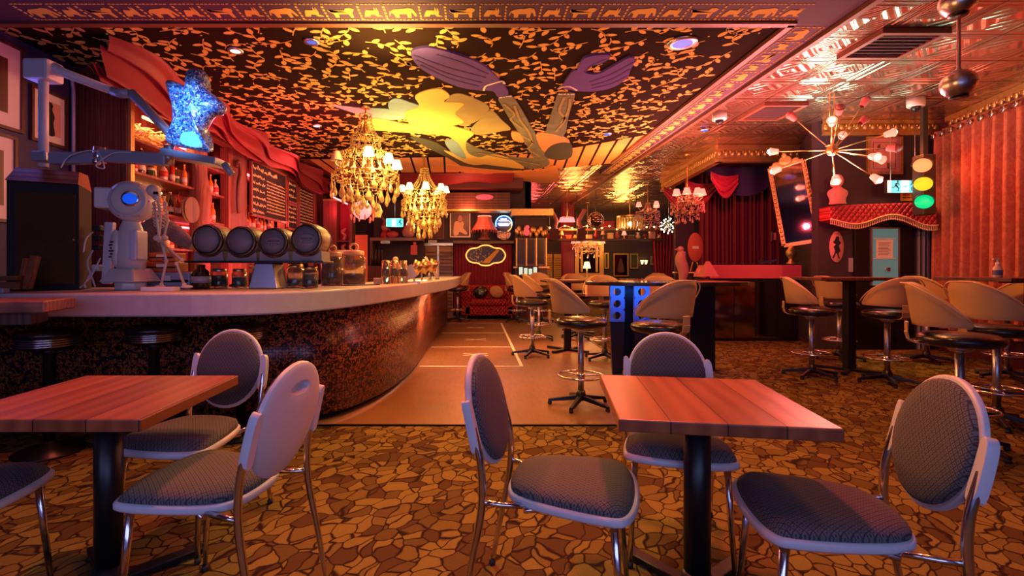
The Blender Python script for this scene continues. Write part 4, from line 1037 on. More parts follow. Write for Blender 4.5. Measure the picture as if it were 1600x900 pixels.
B().lathe([(.001, -.2), (.08, -.195), (.12, -.16), (.145, -.06), (.15, .02), (.145, .08), (.10, .12), (.001, .125)], 36, Mh @ RX(R(90))).build('head', 'cream_metal', t)
B().box(-.22, -.06, -.09, .12, -.06, .09, Mh).build('rear_housing', 'cream_metal', t, bevel=.012)
B().box(-.225, -.21, -.05, .03, -.03, .06, Mh).build('eyepiece_slot', 'black_matte', t)
hd = B().lathe([(.001, -.0), (.055, .0), (.062, -.006), (.062, -.012)], 28, Mh @ TR(.015, -.125, .01) @ RX(R(90))).build('lens_rim', 'chrome', t)
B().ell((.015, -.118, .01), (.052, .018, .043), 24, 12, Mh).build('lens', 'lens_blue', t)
# small skeleton
Y = 3.6
t = T('skeleton_figure', 'small plastic skeleton slumped against the white viewer', 'skeleton', (0, 0, 0))
def pw(x, y, dy=0): return W(x, y, Y + dy)
b = B(); c = pw(240, 298); b.ell(c, (.045, .052, .045), 18, 12); b.ell((c[0] + .03, c[1] - .01, c[2] - .045), (.03, .03, .03), 12, 8)
sk = b.build('skull', 'bone', t); b = B()
for s_ in (-.5, 1): b.ell((c[0] + .035 + .012 * s_, c[1] - .035, c[2] - .022), (.010, .010, .012), 8, 6)
b.build('eye_socket', 'black_matte', sk)
b = B()
P_ = [pw(246, 310), pw(250, 330), pw(250, 350), pw(248, 370)]
b.tube(smooth_poly(P_, 4, False), .010, 8)
for k in range(8):
    z = 318 + k * 5; w_ = .028 + .016 * math.sin(PI * (k + 1) / 9); q = pw(250, z); b.tube([(q[0] + w_ * math.cos(a), q[1] + w_ * .8 * math.sin(a) - .01, q[2] - .012 * math.sin(a)) for a in [2 * PI * j / 14 for j in range(14)]], .0035, 5, closed=True)
b.build('ribcage', 'bone', t)
c = pw(250, 372); B().ell((c[0] - .02, c[1], c[2]), (.028, .025, .022)).ell((c[0] + .03, c[1], c[2]), (.028, .025, .022)).build('pelvis', 'bone', t)
def bone(pts, r=.008):
    b = B(); b.tube(pts, r, 8)
    for p in pts: b.ell(p, r * 1.7, 10, 6)
    return b
bone([pw(241, 318), pw(245, 345, -.05), pw(249, 372, -.08)]).build('arm', 'bone', t)
bone([pw(258, 318), pw(262, 345, .05), pw(256, 372, .02)]).build('arm', 'bone', t)
bone([pw(249, 376), pw(284, 406, -.06), pw(276, 412, -.06), pw(288, 445, -.05)], .009).build('leg', 'bone', t)
bone([pw(252, 376), pw(260, 408, .02), pw(252, 445, .0)], .009).build('leg', 'bone', t)
c = pw(292, 448, -.05); B().ell(c, (.045, .02, .012)).build('foot', 'bone', t)
c = pw(250, 448); B().ell(c, (.04, .02, .012)).build('foot', 'bone', t)
tag(B().bx(WX(258, 3.55), 3.5, ZC + .015, .22, .1, .03).build('white_box', 'white_card', bevel=.004), 'flat white box under the feet of the skeleton', 'box')
# furry stuffed thing, toolboxes, power strip
Y = 4.15
P_ = smooth_poly([W(256, 440, Y), W(262, 420, Y), W(245, 396, Y), W(232, 372, Y), W(246, 354, Y), W(268, 362, Y), W(288, 376, Y), W(302, 384, Y)], 5, False)
tag(B().tube(P_, [.045 + .045 * math.sin(PI * min(1, (k + 2) / len(P_) * 1.0)) for k in range(len(P_))], 14).build('stuffed_animal', 'fur_grey'), 'grey furry curled taxidermy body behind the skeleton', 'taxidermy')
for k, (x, y, w_, h, m, lab) in enumerate([(272, 446, .34, .13, 'grey_metal', 'grey tool case behind the skeleton, lowest of the stack'), (262, 424, .24, .08, 'label_orange', 'orange and grey case on the tool case'), (262, 411, .2, .07, 'label_orange', 'upper orange case of the stack')]):
    if k == 0: mat('label_orange', (.55, .12, .03), .5)
    a = W(x, 0, 3.95); z0 = ZC + (0, .131, .213)[k]
    t = T('tool_case', lab, 'case', (a[0], 3.95, z0)); B().box(-w_ / 2, w_ / 2, -.08, .08, 0, h).build('body', m, t, bevel=.008); B().box(-w_ / 2 + .01, w_ / 2 - .01, -.086, -.08, h * .4, h * .55).build('seam', 'black_matte', t); B().box(-.03, .03, -.095, -.08, h * .5, h * .8).build('latch', 'label_white', t)
Y = 3.86
t = T('power_strip', 'white upright power strip with black plugs beside the viewer', 'power strip', (WX(167, Y), Y, ZC))
B().box(-.035, .035, -.02, .02, .04, .52, RY(R(3))).build('strip', 'white_plastic', t, bevel=.008)
for k in range(3): B().box(-.095, -.034, -.03, .02, .30 + k * .075, .345 + k * .075).build('plug', 'rubber', t, bevel=.01)
B().box(-.095, -.036, -.04, .02, .14, .19).build('adapter', 'white_plastic', t, bevel=.01)
for P_ in ([(-.08, -.04, .44), (-.07, -.12, .38), (-.04, -.18, .28)], [(-.07, -.05, .30), (-.09, -.08, .2), (-.05, -.08, .08), (-.03, -.08, .02)], [(-.02, -.04, .24), (-.03, -.12, .1), (-.03, -.18, .05), (-.01, -.2, .02)], [(-.07, -.06, .14), (-.06, -.14, .05), (-.05, -.2, .02)]):
    B().tube(smooth_poly(P_, 5, False), .006, 6).build('cable', 'white_plastic', t)
# slatted rack at the left end
t = T('wooden_rack', 'leaning slatted wooden rack on the bar beside the black cabinet', 'wooden frame', (0, 0, 0))
Y = 3.32
bar3(W(-10, 436, Y), W(38, 434, Y), .1, .03, B()).build('rail', 'ledge_wood', t); bar3(W(-10, 447, Y), W(38, 446, Y), .1, .05, B()).build('rail', 'ledge_wood', t)
bar3(W(43, 451, Y), W(56, 400, Y), .05, .03, B()).build('slat', 'ledge_wood', t); bar3(W(33, 451, Y + .05), W(43, 404, Y + .05), .05, .02, B()).build('slat', 'ledge_wood', t)
tag(B().bx(WX(32, 3.4), 3.225, ZC + .016, .14, .05, .03).build('grey_tray', 'grey_metal', bevel=.004), 'small grey tray on the bar under the wooden rack', 'tray')
# barrel rack
Y = 4.0
rk = T('barrel_rack', 'dark steel shelf on one tapered foot carrying four small barrels', 'rack', (WX(420, Y), Y, ZC))
zr = WZ(408, Y) - ZC
B().box(-.60, .48, -.14, .16, zr - .015, zr).build('shelf', 'black_metal', rk, bevel=.003)
B().add([(-.115, -.12, 0), (.115, -.12, 0), (.115, .12, 0), (-.115, .12, 0), (-.07, -.10, zr - .015), (.07, -.10, zr - .015), (.07, .12, zr - .015), (-.07, .12, zr - .015)], [(3, 2, 1, 0), (4, 5, 6, 7), (0, 1, 5, 4), (1, 2, 6, 5), (2, 3, 7, 6), (3, 0, 4, 7)]).build('foot', 'steel', rk, bevel=.01)
def barrel(x, y, r, lab, stamped, first=[None]):
    t = T('barrel', lab, 'barrel', (WX(x, Y), Y, WZ(y, Y)), 0, 'small barrels on the bar rack'); Mx = RX(R(90)); s_ = r / .12
    B().lathe([(.105 * s_, -.16), (.117 * s_, -.08), (.122 * s_, 0), (.117 * s_, .08), (.105 * s_, .14), (.098 * s_, .142), (.096 * s_, .120)], 36, Mx, cap=False).build('staves', 'barrel_wood', t)
    B().lathe([(.001, .100), (.0975 * s_, .100), (.0975 * s_, .1215), (.001, .122)], 36, Mx, cap=False).build('head', 'barrel_head', t)
    for z in (-.13, -.08, .07, .115): rr = .119 * s_ - abs(z) * .07; B().lathe([(rr, z - .012), (rr + .003, z - .01), (rr + .003, z + .01), (rr, z + .012)], 36, Mx, cap=False).build('hoop', 'black_metal', t)
    B().tube([(.100 * s_ * math.cos(2 * PI * k / 32), -.143, .100 * s_ * math.sin(2 * PI * k / 32)) for k in range(32)], .007, 6, closed=True).build('chime_ring', 'black_metal', t)
    if stamped:
        b = B().tube([(.065 * s_ * math.cos(2 * PI * k / 28), -.123, .035 * s_ * math.sin(2 * PI * k / 28) + .005) for k in range(28)], .0016, 5, closed=True)
        for k in range(7): b.box(-.045 + k * .0135, -.036 + k * .0135, -.124, -.1215, -.003, .012)
        for k in range(5): b.box(-.03 + k * .0135, -.022 + k * .0135, -.124, -.1215, -.018, -.010)
        b.build('stamp', 'dark_wood', t)
for x, y, r, lab, st_ in [(337, 376, .127, 'leftmost small barrel, plain pale head', 0), (388, 378, .123, 'second small barrel from the left, darker head', 0), (437, 379, .117, 'third small barrel, oval stamp, sitting low', 1), (487, 375, .127, 'rightmost small barrel with oval stamp, sitting highest', 1)]:
    barrel(x, y, r, lab, st_)
    zb = WZ(y, Y) - r * .72; z0 = ZC + zr + .001; w_ = .117; zc_ = WZ(y, Y) - z0; Rr = r * 1.06 + .004
    t = T('barrel_cradle', 'wooden cradle block under the ' + lab.split(',')[0], 'cradle', (WX(x, Y), Y, z0), 0, 'wooden cradles under the barrels')
    n = 10; a0 = math.asin(.88 * w_ / Rr); h = zc_ - Rr * math.cos(a0)
    P2 = [(-w_, 0), (w_, 0), (w_ * .95, h)] + [(Rr * math.sin(a0 - 2 * a0 * k / n), zc_ - Rr * math.cos(a0 - 2 * a0 * k / n)) for k in range(n + 1)] + [(-w_ * .95, h)]
    B().prism(P2, -.11, .11, RX(R(90))).build('block', 'barrel_head', t)
# jars and bottles on the bar
def jar(x, yb, w_, hpx, lab, fill=None, lid='steel', fh=.6, knob=False):
    k = (EYE - ZC) * F; Y = min(8.5, max(3.55, k / (yb - CY))) if yb else 4
    r = w_ * Y / F / 2; h = hpx * Y / F; t = T('glass_jar', lab, 'jar', (WX(x, Y), Y, ZC), 0, 'glass jars on the bar')
    B().lathe([(.001, .0), (r * .96, 0), (r, .01), (r, h * .78), (r * .8, h * .84), (r * .8, h * .86), (r * .77, h * .86), (r * .77, h * .84), (r * .95, h * .77), (r * .95, .012), (.001, .012)], 24).build('glass', 'jar_glass', t)
    if fill: B().lathe([(.001, .014), (r * .93, .014), (r * .93, h * fh), (.001, h * fh * 1.04)], 20).build('contents', fill, t)
    B().lathe([(.001, h * .86), (r * .86, h * .86), (r * .88, h * .88), (r * .88, h * .97), (r * .8, h), (.001, h)], 24).build('lid', lid, t)
    if knob: B().tube([(.35 * r * math.cos(a), 0, h + .3 * r + .3 * r * math.sin(a)) for a in [2 * PI * k / 16 for k in range(16)]], r * .1, 8, closed=True).build('lid_ring', lid, t)
mat('lid_amber', (.75, .5, .2), .3, coat=.4)
jar(342, 450, 26, 30, 'low clip jar with dark contents left under the barrels', 'soil')
jar(374, 450, 22, 30, 'small jar holding bluish straws under the second barrel', 'card_blue', 'brass', .5)
jar(398, 447, 18, 32, 'dark narrow jar behind the rack foot on its left', 'soil', 'brass')
jar(462, 449, 26, 36, 'amber jar right of the rack foot', 'amber_liquid', 'brass', .3)
jar(485, 450, 24, 34, 'round ribbed jar with white contents under the last barrel', 'label_white', 'brass', .6)
jar(519, 446, 34, 52, 'large jar packed with dark green leaves', 'green_herb', 'lid_amber', .74, True)
jar(553, 444, 36, 52, 'large clear jar with wide lid right of the green leaf jar', 'shade_cream', 'lid_amber', .2, True)
jar(537, 437, 26, 46, 'pale lidded jar behind and between the two large jars', None, 'lid_amber', .5)
t = T('dark_bottle', 'stubby black bottle with pale label left of the barrels', 'bottle', on(314, 3.85))
B().lathe([(.001, 0), (.065, 0), (.07, .02), (.07, .10), (.055, .14), (.03, .16), (.03, .19), (.001, .19)], 24).build('glass', 'dark_bottle', t); B().lathe([(.071, .05), (.071, .10)], 24).build('label_band', 'grey_metal', t)
# stacked glasses, tins and taps toward the far end
for x, Y, lab in [(603, 5.1, 'leftmost upturned pint glass stack on the bar'), (616, 5.25, 'middle upturned glass stack on the bar'), (630, 5.4, 'right upturned glass stack on the bar')]:
    for k in range(2):
        o = tag(B().lathe([(.050, 0), (.052, .004), (.040, .16), (.001, .165), (.001, .16), (.036, .155), (.047, .004)], 20, cap=False).build('pint_glass', 'jar_glass'), lab + (', lower glass' if k == 0 else ', upper glass'), 'glass', 'upturned glasses on the bar')
        o.location = (WX(x, Y), Y, ZC + k * .085)
t = T('card_holder', 'leaning grey card in a holder among the glasses', 'card holder', on(645, 5.6)); B().box(-.08, .07, -.01, .01, .05, .20, RY(R(-22))).build('card', 'grey_metal', t); B().box(-.08, .08, -.04, .04, 0, .012).build('base', 'steel', t)
for k, (x, y0, lab) in enumerate([(647, 5.9, 'tilted tin cup nearest the grey card'), (659, 6.15, 'tilted tin cup in the middle of the bar tools'), (672, 6.4, 'tilted tin cup leaning farthest right')]):
    t = T('tin_cup', lab, 'cup', (WX(x, y0), y0, ZC + .10 + .012 * k), 0, 'tilted tin cups on the bar'); Mx = RY(R(25)); B().lathe([(.001, .0), (.05, 0), (.062, .16), (.056, .16), (.046, .01)], 20, Mx).build('body', 'brass', t); B().tube([(0, .0, -.1), (0, 0, .02)], .012, 8).build('stand', 'steel', t)
t = T('beer_tap', 'slanting pale tap handle near the tip of the bar', 'tap', on(671, 6.75)); B().tube([(-.06, 0, .32), (.12, 0, .02)], .018, 8).build('handle', 'paper', t); B().lathe([(.04, 0), (.02, .06), (.02, .1)], 12).build('base', 'chrome', t)
t = T('tap_column', 'thin orange rod standing near the tip of the bar', 'rod', on(683, 7.3)); B().lathe([(.02, 0), (.018, .25), (.001, .26)], 10).build('rod', 'barrel_wood', t); B().lathe([(.03, 0), (.03, .01)], 12).build('foot', 'steel', t)
t = T('cocktail_shaker', 'round-topped shaker behind the upturned glasses', 'shaker', on(618, 6.0)); B().lathe([(.001, 0), (.045, 0), (.055, .2), (.03, .25), (.001, .25)], 18).build('cup', 'brass', t); B().ell((0, 0, .27), .035).build('cap', 'lid_amber', t)
tag(B().box(WX(585, 5.2), WX(597, 5.2), 5.15, 5.25, ZC, ZC + .06).build('napkin_box', 'shade_cream', bevel=.003), 'small pale box left of the upturned glasses', 'box')
t = T('bar_mat', 'long flat dark mat on the bar in front of the glasses', 'mat', (-1.10, 4.70, ZC), R(52)); B().box(-.2, .2, -.06, .06, 0, .008).build('rubber_sheet', 'rubber', t)

# ---------------------------------------------------------------- chandeliers
def clone(o, parent, loc, rz=0, sc=1):
    c = o.copy(); COL.objects.link(c); c.parent = parent; c.location = loc; c.rotation_euler = (0, 0, rz); c.scale = (sc,) * 3; return c
def shade_at(t, x, y, z, lit, s_=1, m='shade_lit', first={}):
    sh = B().lathe([(.058 * s_, 0), (.034 * s_, .085 * s_)], 16, cap=False).lathe([(.06 * s_, -.006 * s_), (.062 * s_, .0), (.058 * s_, .004 * s_)], 16, cap=False).build('lamp_shade', m if lit else 'shade_cream', t); sh.location = (x, y, z)
    B().ell((0, 0, .03 * s_), (.018 * s_, .018 * s_, .03 * s_), 8, 6).build('bulb', 'bulb_hot' if lit else 'shade_cream', sh)
def chandelier(name, lab, x, y, ztop, crown, tiers, shades, arms, mtl='crystal', dropk=1.0, seed=1, shm='shade_lit', group='crystal chandeliers'):
    """crown (r, z) is where strands begin; tiers: (r, z, count, drop scale)"""
    rnd = random.Random(seed); t = T(name, lab, 'chandelier', (x, y, 0), 0, group)
    B().lathe([(.06, ztop - .03), (.06, ztop), (.001, ztop)], 16).tube([(0, 0, ztop), (0, 0, tiers[-1][1] + .02)], .012, 8).lathe([(.001, crown[1] - .3), (.03, crown[1] - .27), (.045, crown[1] - .2), (.02, crown[1] - .1), (.03, crown[1])], 12).build('stem', 'brass', t)
    b = B()
    for r, z, n, k in tiers: b.tube([(r * math.cos(2 * PI * i / 32), r * math.sin(2 * PI * i / 32), z) for i in range(32)], .007, 6, closed=True)
    b.tube([(crown[0] * math.cos(2 * PI * i / 20), crown[0] * math.sin(2 * PI * i / 20), crown[1]) for i in range(20)], .008, 6, closed=True)
    for r, z, n, k in tiers:
        for i in range(4): a = PI / 2 * i; b.tube([(0, 0, z + .02), (r * math.cos(a), r * math.sin(a), z)], .005, 5)
    b.build('ring_frame', 'brass', t)
    # bead strands hang from the crown to each ring
    b = B()
    def bead(p, s_): b.add([(p[0] + dx * s_, p[1] + dy * s_, p[2] + dz * s_) for dx, dy, dz in ((1, 0, 0), (0, 1, 0), (-1, 0, 0), (0, -1, 0), (0, 0, 1.3), (0, 0, -1.3))], [(0, 1, 4), (1, 2, 4), (2, 3, 4), (3, 0, 4), (1, 0, 5), (2, 1, 5), (3, 2, 5), (0, 3, 5)])
    prev = (crown[0], crown[1])
    for ti, (r, z, n, k) in enumerate(tiers):
        for i in range(n):
            a = 2 * PI * i / n + ti; m_ = max(6, int(math.hypot(prev[1] - z, r - prev[0]) / .035))
            for j in range(m_ + 1):
                u = j / m_; rr = prev[0] + (r - prev[0]) * u ** 1.7; zz = prev[1] + (z - prev[1]) * u - .05 * math.sin(PI * u); bead((rr * math.cos(a), rr * math.sin(a), zz), .013)
            a2 = 2 * PI * (i + 1) / n + ti
            for j in range(6): u = j / 6; aa = a + (a2 - a) * u; bead((r * math.cos(aa), r * math.sin(aa), z - .08 * math.sin(PI * u)), .011)
        prev = (r * .9, z)
    o = b.build('bead_strand', mtl, t); o['kind'] = 'stuff'
    dp = None; cnt = 0
    for ti, (r, z, n, k) in enumerate(tiers):
        for i in range(n):
            a = 2 * PI * i / n + ti + rnd.uniform(-.05, .05); zz = z - rnd.uniform(.03, .12) * dropk; s_ = k * rnd.uniform(.8, 1.15)
            if dp is None:
                dp = B().lathe([(.001, 0), (.006, -.02), (.004, -.04), (.012, -.05), (.004, -.06), (.014, -.085), (.034, -.125), (.036, -.145), (.022, -.172), (.001, -.185)], 8, smooth=False, sy=.6).build('crystal_drop', mtl, t); dp.location = (r * math.cos(a), r * math.sin(a), zz); dp.scale = (s_,) * 3; dp.rotation_euler.z = a + PI / 2
            else: clone(dp, t, (r * math.cos(a), r * math.sin(a), zz), a + PI / 2, s_)
    for (r, a, z, lit) in shades:
        a = R(a); sx_, sy_ = r * math.cos(a), r * math.sin(a)
        B().tube(smooth_poly([(0, 0, z - .06), (sx_ * .5, sy_ * .5, z - .14), (sx_, sy_, z - .06), (sx_, sy_, z)], 5, False), .007, 6).build('arm', 'brass', t)
        shade_at(t, sx_, sy_, z, lit, 1.3, shm)
    return t
chandelier('chandelier', 'larger near crystal chandelier over the bar, only right-hand shades lit', -1.5, 6.77, 3.45, (.08, 3.33),
           [(.20, 3.02, 14, .8), (.33, 2.80, 18, .9), (.45, 2.52, 20, 1.25), (.30, 2.42, 12, 1.1), (.18, 2.32, 8, 1.1)],
           [(.30, -70, 2.72, 1), (.38, -25, 2.66, 1), (.42, 10, 2.62, 1), (.42, 100, 2.66, 0), (.42, 160, 2.66, 0), (.42, 220, 2.66, 0)], 6, dropk=1.2)
lamp('chandelier_light', 'POINT', (-1.22, 6.3, 2.62), 55, (1, .58, .18), .12)
chandelier('chandelier', 'smaller far crystal chandelier over the bar with a full ring of lit shades', -1.0, 9.67, 3.45, (.08, 3.18),
           [(.40, 2.72, 20, .9), (.44, 2.55, 22, 1.15), (.32, 2.36, 16, 1.1), (.26, 2.22, 14, 1.1), (.14, 2.1, 8, 1.1)],
           [(.42, a, 2.74, 1) for a in range(10, 370, 45)], 8, seed=4)
lamp('chandelier_light', 'POINT', (-1.0, 9.05, 2.5), 55, (1, .58, .18), .12)
chandelier('chandelier', 'pink crystal chandelier under the swagged cloth at the stage corner', WX(1074, 9.6), 9.6, 3.45, (.05, 2.80), [(.17, 2.66, 10, .6), (.30, 2.50, 14, .7), (.21, 2.33, 10, .7)],
           [(.26, a, 2.65, 1) for a in (200, 245, 290, 335, 20)], 5, 'crystal_pink', seed=6, shm='shade_pink', group='pink crystal chandeliers')
chandelier('chandelier', 'small two-tier pink and amber chandelier left of the star lamp', WX(1012, 13), 13, 3.45, (.05, 2.95), [(.3, 2.72, 12, .7), (.3, 2.5, 12, .8)],
           [(.28, a, 2.86, 1) for a in (200, 300, 20)], 3, 'crystal_pink', seed=8, shm='shade_pink', group='pink crystal chandeliers')
chandelier('chandelier', 'small pink chandelier before the gold mirror at the far wall', WX(918, 16.5), 16.5, 3.45, (.05, 2.35), [(.35, 2.12, 12, .8), (.5, 2.0, 14, .8), (.4, 1.82, 10, .8)],
           [(.5, a, 2.08, 1) for a in (190, 220, 250, 290, 330, 350)], 6, 'crystal_pink', seed=9, shm='shade_pink', group='pink crystal chandeliers')
# drum chandelier
t = T('drum_chandelier', 'drum of hanging glass rods glowing amber in the far room', 'chandelier', (WX(984, 14.2), 14.2, 0))
B().tube([(0, 0, 3.48), (0, 0, 2.75)], .012, 6).build('stem', 'brass', t)
B().lathe([(.36, 2.70), (.37, 2.72), (.36, 2.75)], 28, cap=False).build('rim', 'brass', t)
for k in range(26): a = 2 * PI * k / 26; B().bx(.35 * math.cos(a), .35 * math.sin(a), 2.55, .03, .03, .32).build('glass_rod', 'crystal', t)
B().ell((0, 0, 2.52), .06).build('bulb', 'bulb_hot', t)
# starburst lamp
t = T('starburst_lamp', 'bright white starburst globe lamp in front of the burgundy curtain', 'lamp', (WX(1045, 13.5), 13.5, WZ(353, 13.5)))
B().tube([(0, 0, 1.05), (0, 0, 0)], .008, 6).ell((0, 0, 0), .07).build('core', 'chrome', t)
r2 = random.Random(2)
for k in range(34):
    z = 1 - 2 * (k + .5) / 34; a = k * 2.4; d = Vector((math.sqrt(1 - z * z) * math.cos(a), math.sqrt(1 - z * z) * math.sin(a), z))
    o = B().tube([d * .06, d * .2], .004, 5).build('spike', 'chrome', t); B().ell(d * .21, .014, 8, 6).build('bulb', 'bulb_star', o)
# glass fixtures further left
t = T('globe_lamp', 'red glowing glass globe lamp beyond the back bar', 'lamp', (WX(566, 9.0), 9.0, WZ(328, 9.0)))
B().ell((0, 0, 0), .17, 24, 14).build('globe', 'globe_red', t); B().tube([(0, 0, .16), (0, 0, CEIL - t.location.z)], .01, 6).build('cord', 'black_metal', t)
for k in range(12): a = k * .52; B().ell((.2 * math.cos(a), .2 * math.sin(a), -.12 - .03 * (k % 3)), (.02, .02, .05), 8, 6).build('glass_drop', 'crystal_pink', t)
t = T('lantern', 'small amber lantern right of the red globe lamp', 'lamp', (WX(588, 9.4), 9.4, WZ(330, 9.4))); B().lathe([(.08, -.12), (.12, 0), (.06, .14)], 8, smooth=False).build('glass', 'crystal', t); B().tube([(0, 0, .12), (0, 0, CEIL - t.location.z)], .008, 6).build('cord', 'black_metal', t)
# sputnik lamp
HB = W(1300, 235, 6.4); t = T('sputnik_lamp', 'many-armed red lamp with small cup shades bursting from one hub', 'chandelier', HB)
B().ell((0, 0, 0), .07, 20, 12).lathe([(.055, .05), (.075, .06), (.055, .07)], 16, cap=False).build('hub', 'brass', t)
B().tube([(0, 0, .05), (0, 0, .40)], .016, 10).lathe([(.06, .39), (.06, .41), (.02, .43)], 14).tube([(-.03, 0, .42), (-.03, 0, CEIL - HB[2])], .006, 6).tube([(.03, 0, .42), (.03, 0, CEIL - HB[2])], .006, 6).build('stem', 'brass', t)
ENDS = [(1230, 228, 1, 1), (1250, 176, 0, 1), (1269, 190, 0, -1), (1256, 208, 1, -1), (1243, 256, 1, 1), (1270, 290, 1, -1), (1307, 262, 1, -1), (1328, 289, 1, -1), (1343, 276, 0, 1), (1339, 248, 0, -1), (1381, 248, 1, 1), (1374, 214, 1, -1), (1352, 199, 1, 1), (1360, 184, 0, 1), (1347, 161, 0, -1)]
for x, y, lit, sg in ENDS:
    dx, dz = (x - 1300) * 6.4 / F, (235 - y) * 6.4 / F; rr = math.hypot(dx, dz); dy = sg * math.sqrt(max(.0, .66 ** 2 - rr * rr)) if rr < .66 else sg * .05
    d = Vector((dx, dy, dz)); L_ = d.length; dn = d.normalized(); Mx = Matrix.Translation(dn * (L_ - .05)) @ dn.to_track_quat('Z', 'Y').to_matrix().to_4x4()
    a_ = B().tube([dn * .06, dn * (L_ - .02)], .006, 6).build('arm', 'brass', t)
    sh = B().lathe([(.028, -.02), (.035, -.01), (.05, .085)], 16, Mx, cap=False).lathe([(.052, .07), (.055, .078), (.052, .086)], 16, Mx, cap=False).build('cup_shade', 'shade_pink' if lit else 'shade_off', t)
    B().ell((0, 0, .085), .034 if lit else .045, 14, 9, Mx).build('bulb', 'bulb_red' if lit else 'shade_off', sh)
lamp('sputnik_light', 'POINT', (HB[0], HB[1], HB[2] - .12), 40, (1, .12, .14), .07)
# hanging steel balls
def ball(x, y, Y, r, ytop, lab):
    p = W(x, y, Y); t = T('pendant_ball', lab, 'pendant lamp', p, 0, 'steel ball pendants')
    B().ell((0, 0, 0), (r, r, r * .92), 32, 18).build('globe', 'steel', t); B().lathe([(r * .97, -.01), (r * 1.01, 0), (r * .97, .01)], 32, cap=False).build('band', 'chrome', t)
    B().lathe([(r * .55, -r * .7), (r * .5, -r * .93), (.001, -r * .9)], 24).build('lower_rim', 'black_metal', t)
    B().lathe([(.03, r * .8), (.022, r * .95), (.013, r * 1.1), (.013, CEIL - p[2])], 14).build('rod', 'steel', t)
    return t
ball(1498, 131, 4.05, .122, 0, 'larger brushed steel ball hanging on a long rod at upper right')
ball(1497, 3, 3.9, .122, 0, 'steel ball at the top edge right, only its underside showing')
for x, y, Y, lab in ((1431, 184, 6.6, 'dome camera with pale cap under the tin ceiling'), (1124, 178, 7.2, 'small round ceiling detector left of the many-armed lamp')):
    p = W(x, y, Y); t = T('dome_camera', lab, 'camera'); t.location = (p[0], p[1], CEIL - .002)
    B().lathe([(.09, -.11), (.10, -.09), (.10, -.0)], 20).build('housing', 'cream_metal', t); B().ell((0, 0, -.12), .055).build('lens', 'black_metal', t)
for x, y, m, lab in ((368, 80, 'bulb_red', 'red recessed downlight near the drape, nearest'), (495, 197, 'bulb_red', 'red recessed downlight farther along the drape'), (1066, 68, 'led_blue2', 'large blue stage spot glow on the mural, near the right border'), (949, 210, 'led_blue2', 'small blue downlight near the painted head'), (487, 66, 'led_dim', 'dim blue downlight in the mural left of centre'), (1101, 204, 'led_blue2', 'blue downlight in the tin ceiling right of the border')):
    c = C2(x, y, CEIL - .045); t = T('ceiling_downlight', lab, 'downlight', (c[0], c[1], CEIL - .045)); 
    kk = 1.9 if 'large' in lab else 1
    B().lathe([(.05 * kk, -.005), (.075 * kk, -.004), (.075 * kk, .012)], 24, cap=False).build('trim', 'steel', t); B().lathe([(.001, -.003), (.05 * kk, -.002)], 20, cap=False).build('lens', m, t)

# ---------------------------------------------------------------- exit wall on the right
YW = 7.6
def fx(x): return WX(x, YW)
def fz(y): return WZ(y, YW)
# doors and dado
dr = T('door_1', 'black exit door with a tall frosted pane under the tufted pelmet', 'door', (0, 0, 0)); dr['kind'] = 'structure'
B().box(fx(1332), fx(1425), YW - .05, YW - .002, 0, fz(352)).build('leaf', 'black_metal', dr, bevel=.004)
b = B()
for x0, x1, z0, z1 in ((1355, 1358, 357, 446), (1398, 1401, 357, 446)): b.box(fx(x0), fx(x1), YW - .065, YW - .04, fz(z1), fz(z0))
b.box(fx(1355), fx(1401), YW - .065, YW - .04, fz(358), fz(356)); b.build('pane_frame', 'steel', dr)
B().box(fx(1358), fx(1398), YW - .056, YW - .048, fz(446), fz(358)).build('pane', 'frosted_teal', dr)
B().box(fx(1378), fx(1383), YW - .10, YW - .05, fz(424), fz(418)).tube([(fx(1380), YW - .09, fz(421)), (fx(1374), YW - .09, fz(421))], .012, 8).build('handle', 'chrome', dr)
t = T('door_notice', 'white paper notice with text on the frosted door pane', 'notice', (0, 0, 0))
B().box(fx(1364), fx(1390), YW - .064, YW - .058, fz(403), fz(375)).build('sheet', 'white_card', t)
b = B()
for k in range(9): b.box(fx(1367), fx(1386 - (k * 3) % 5), YW - .066, YW - .064, fz(380 + k * 2.3), fz(379.3 + k * 2.3))
b.build('print_line', 'steel', t); b = B()
for y in (373, 404): b.box(fx(1360), fx(1394), YW - .07, YW - .058, fz(y + 1), fz(y - .5))
b.build('tape_strip', 'label_white', t)
b = B()
for k in range(4): x = 1340 + k * 0; 
for x0 in (1432, 1440, 1447): b.box(fx(x0), fx(x0 + 3), YW - .03, YW - .002, 0, fz(345))
struct(b.build('trim_6', 'grey_metal'))
# tufted pelmet with fringe
t = T('pelmet', 'red tufted velvet pelmet with scalloped tasselled edge above the exit door', 'pelmet', (0, 0, 0)); Yp = 7.3
def px_(x): return WX(x, Yp)
def edge(x): u = (x - 1297) / 168; return 347 - 6 * math.sin(PI * 2 * u * 1.5 + 2.2) - 2 + 3 * math.cos(PI * u * 2)
P_ = [(px_(1297), WZ(322, Yp)), (px_(1340), WZ(319, Yp)), (px_(1430), WZ(316, Yp)), (px_(1465), WZ(322, Yp))] + [(px_(x), WZ(edge(x), Yp)) for x in range(1465, 1295, -6)]
MP = Matrix(((1, 0, 0, 0), (0, 0, -1, Yp), (0, 1, 0, 0), (0, 0, 0, 1)))
B().prism(P_, -.25, 0, MP).build('padding', 'tufted', t, bevel=.02)
b = B()
for k in range(60):
    x = 1298 + k * 2.8; z = WZ(edge(x), Yp); b.tube([(px_(x), Yp - .005, z), (px_(x), Yp - .005, z - .05)], .006, 5); b.ell((px_(x), Yp - .005, z - .055), (.01, .01, .014), 6, 4)
b.tube([(px_(x), Yp - .01, WZ(edge(x), Yp) + .01) for x in range(1297, 1466, 4)], .012, 6)
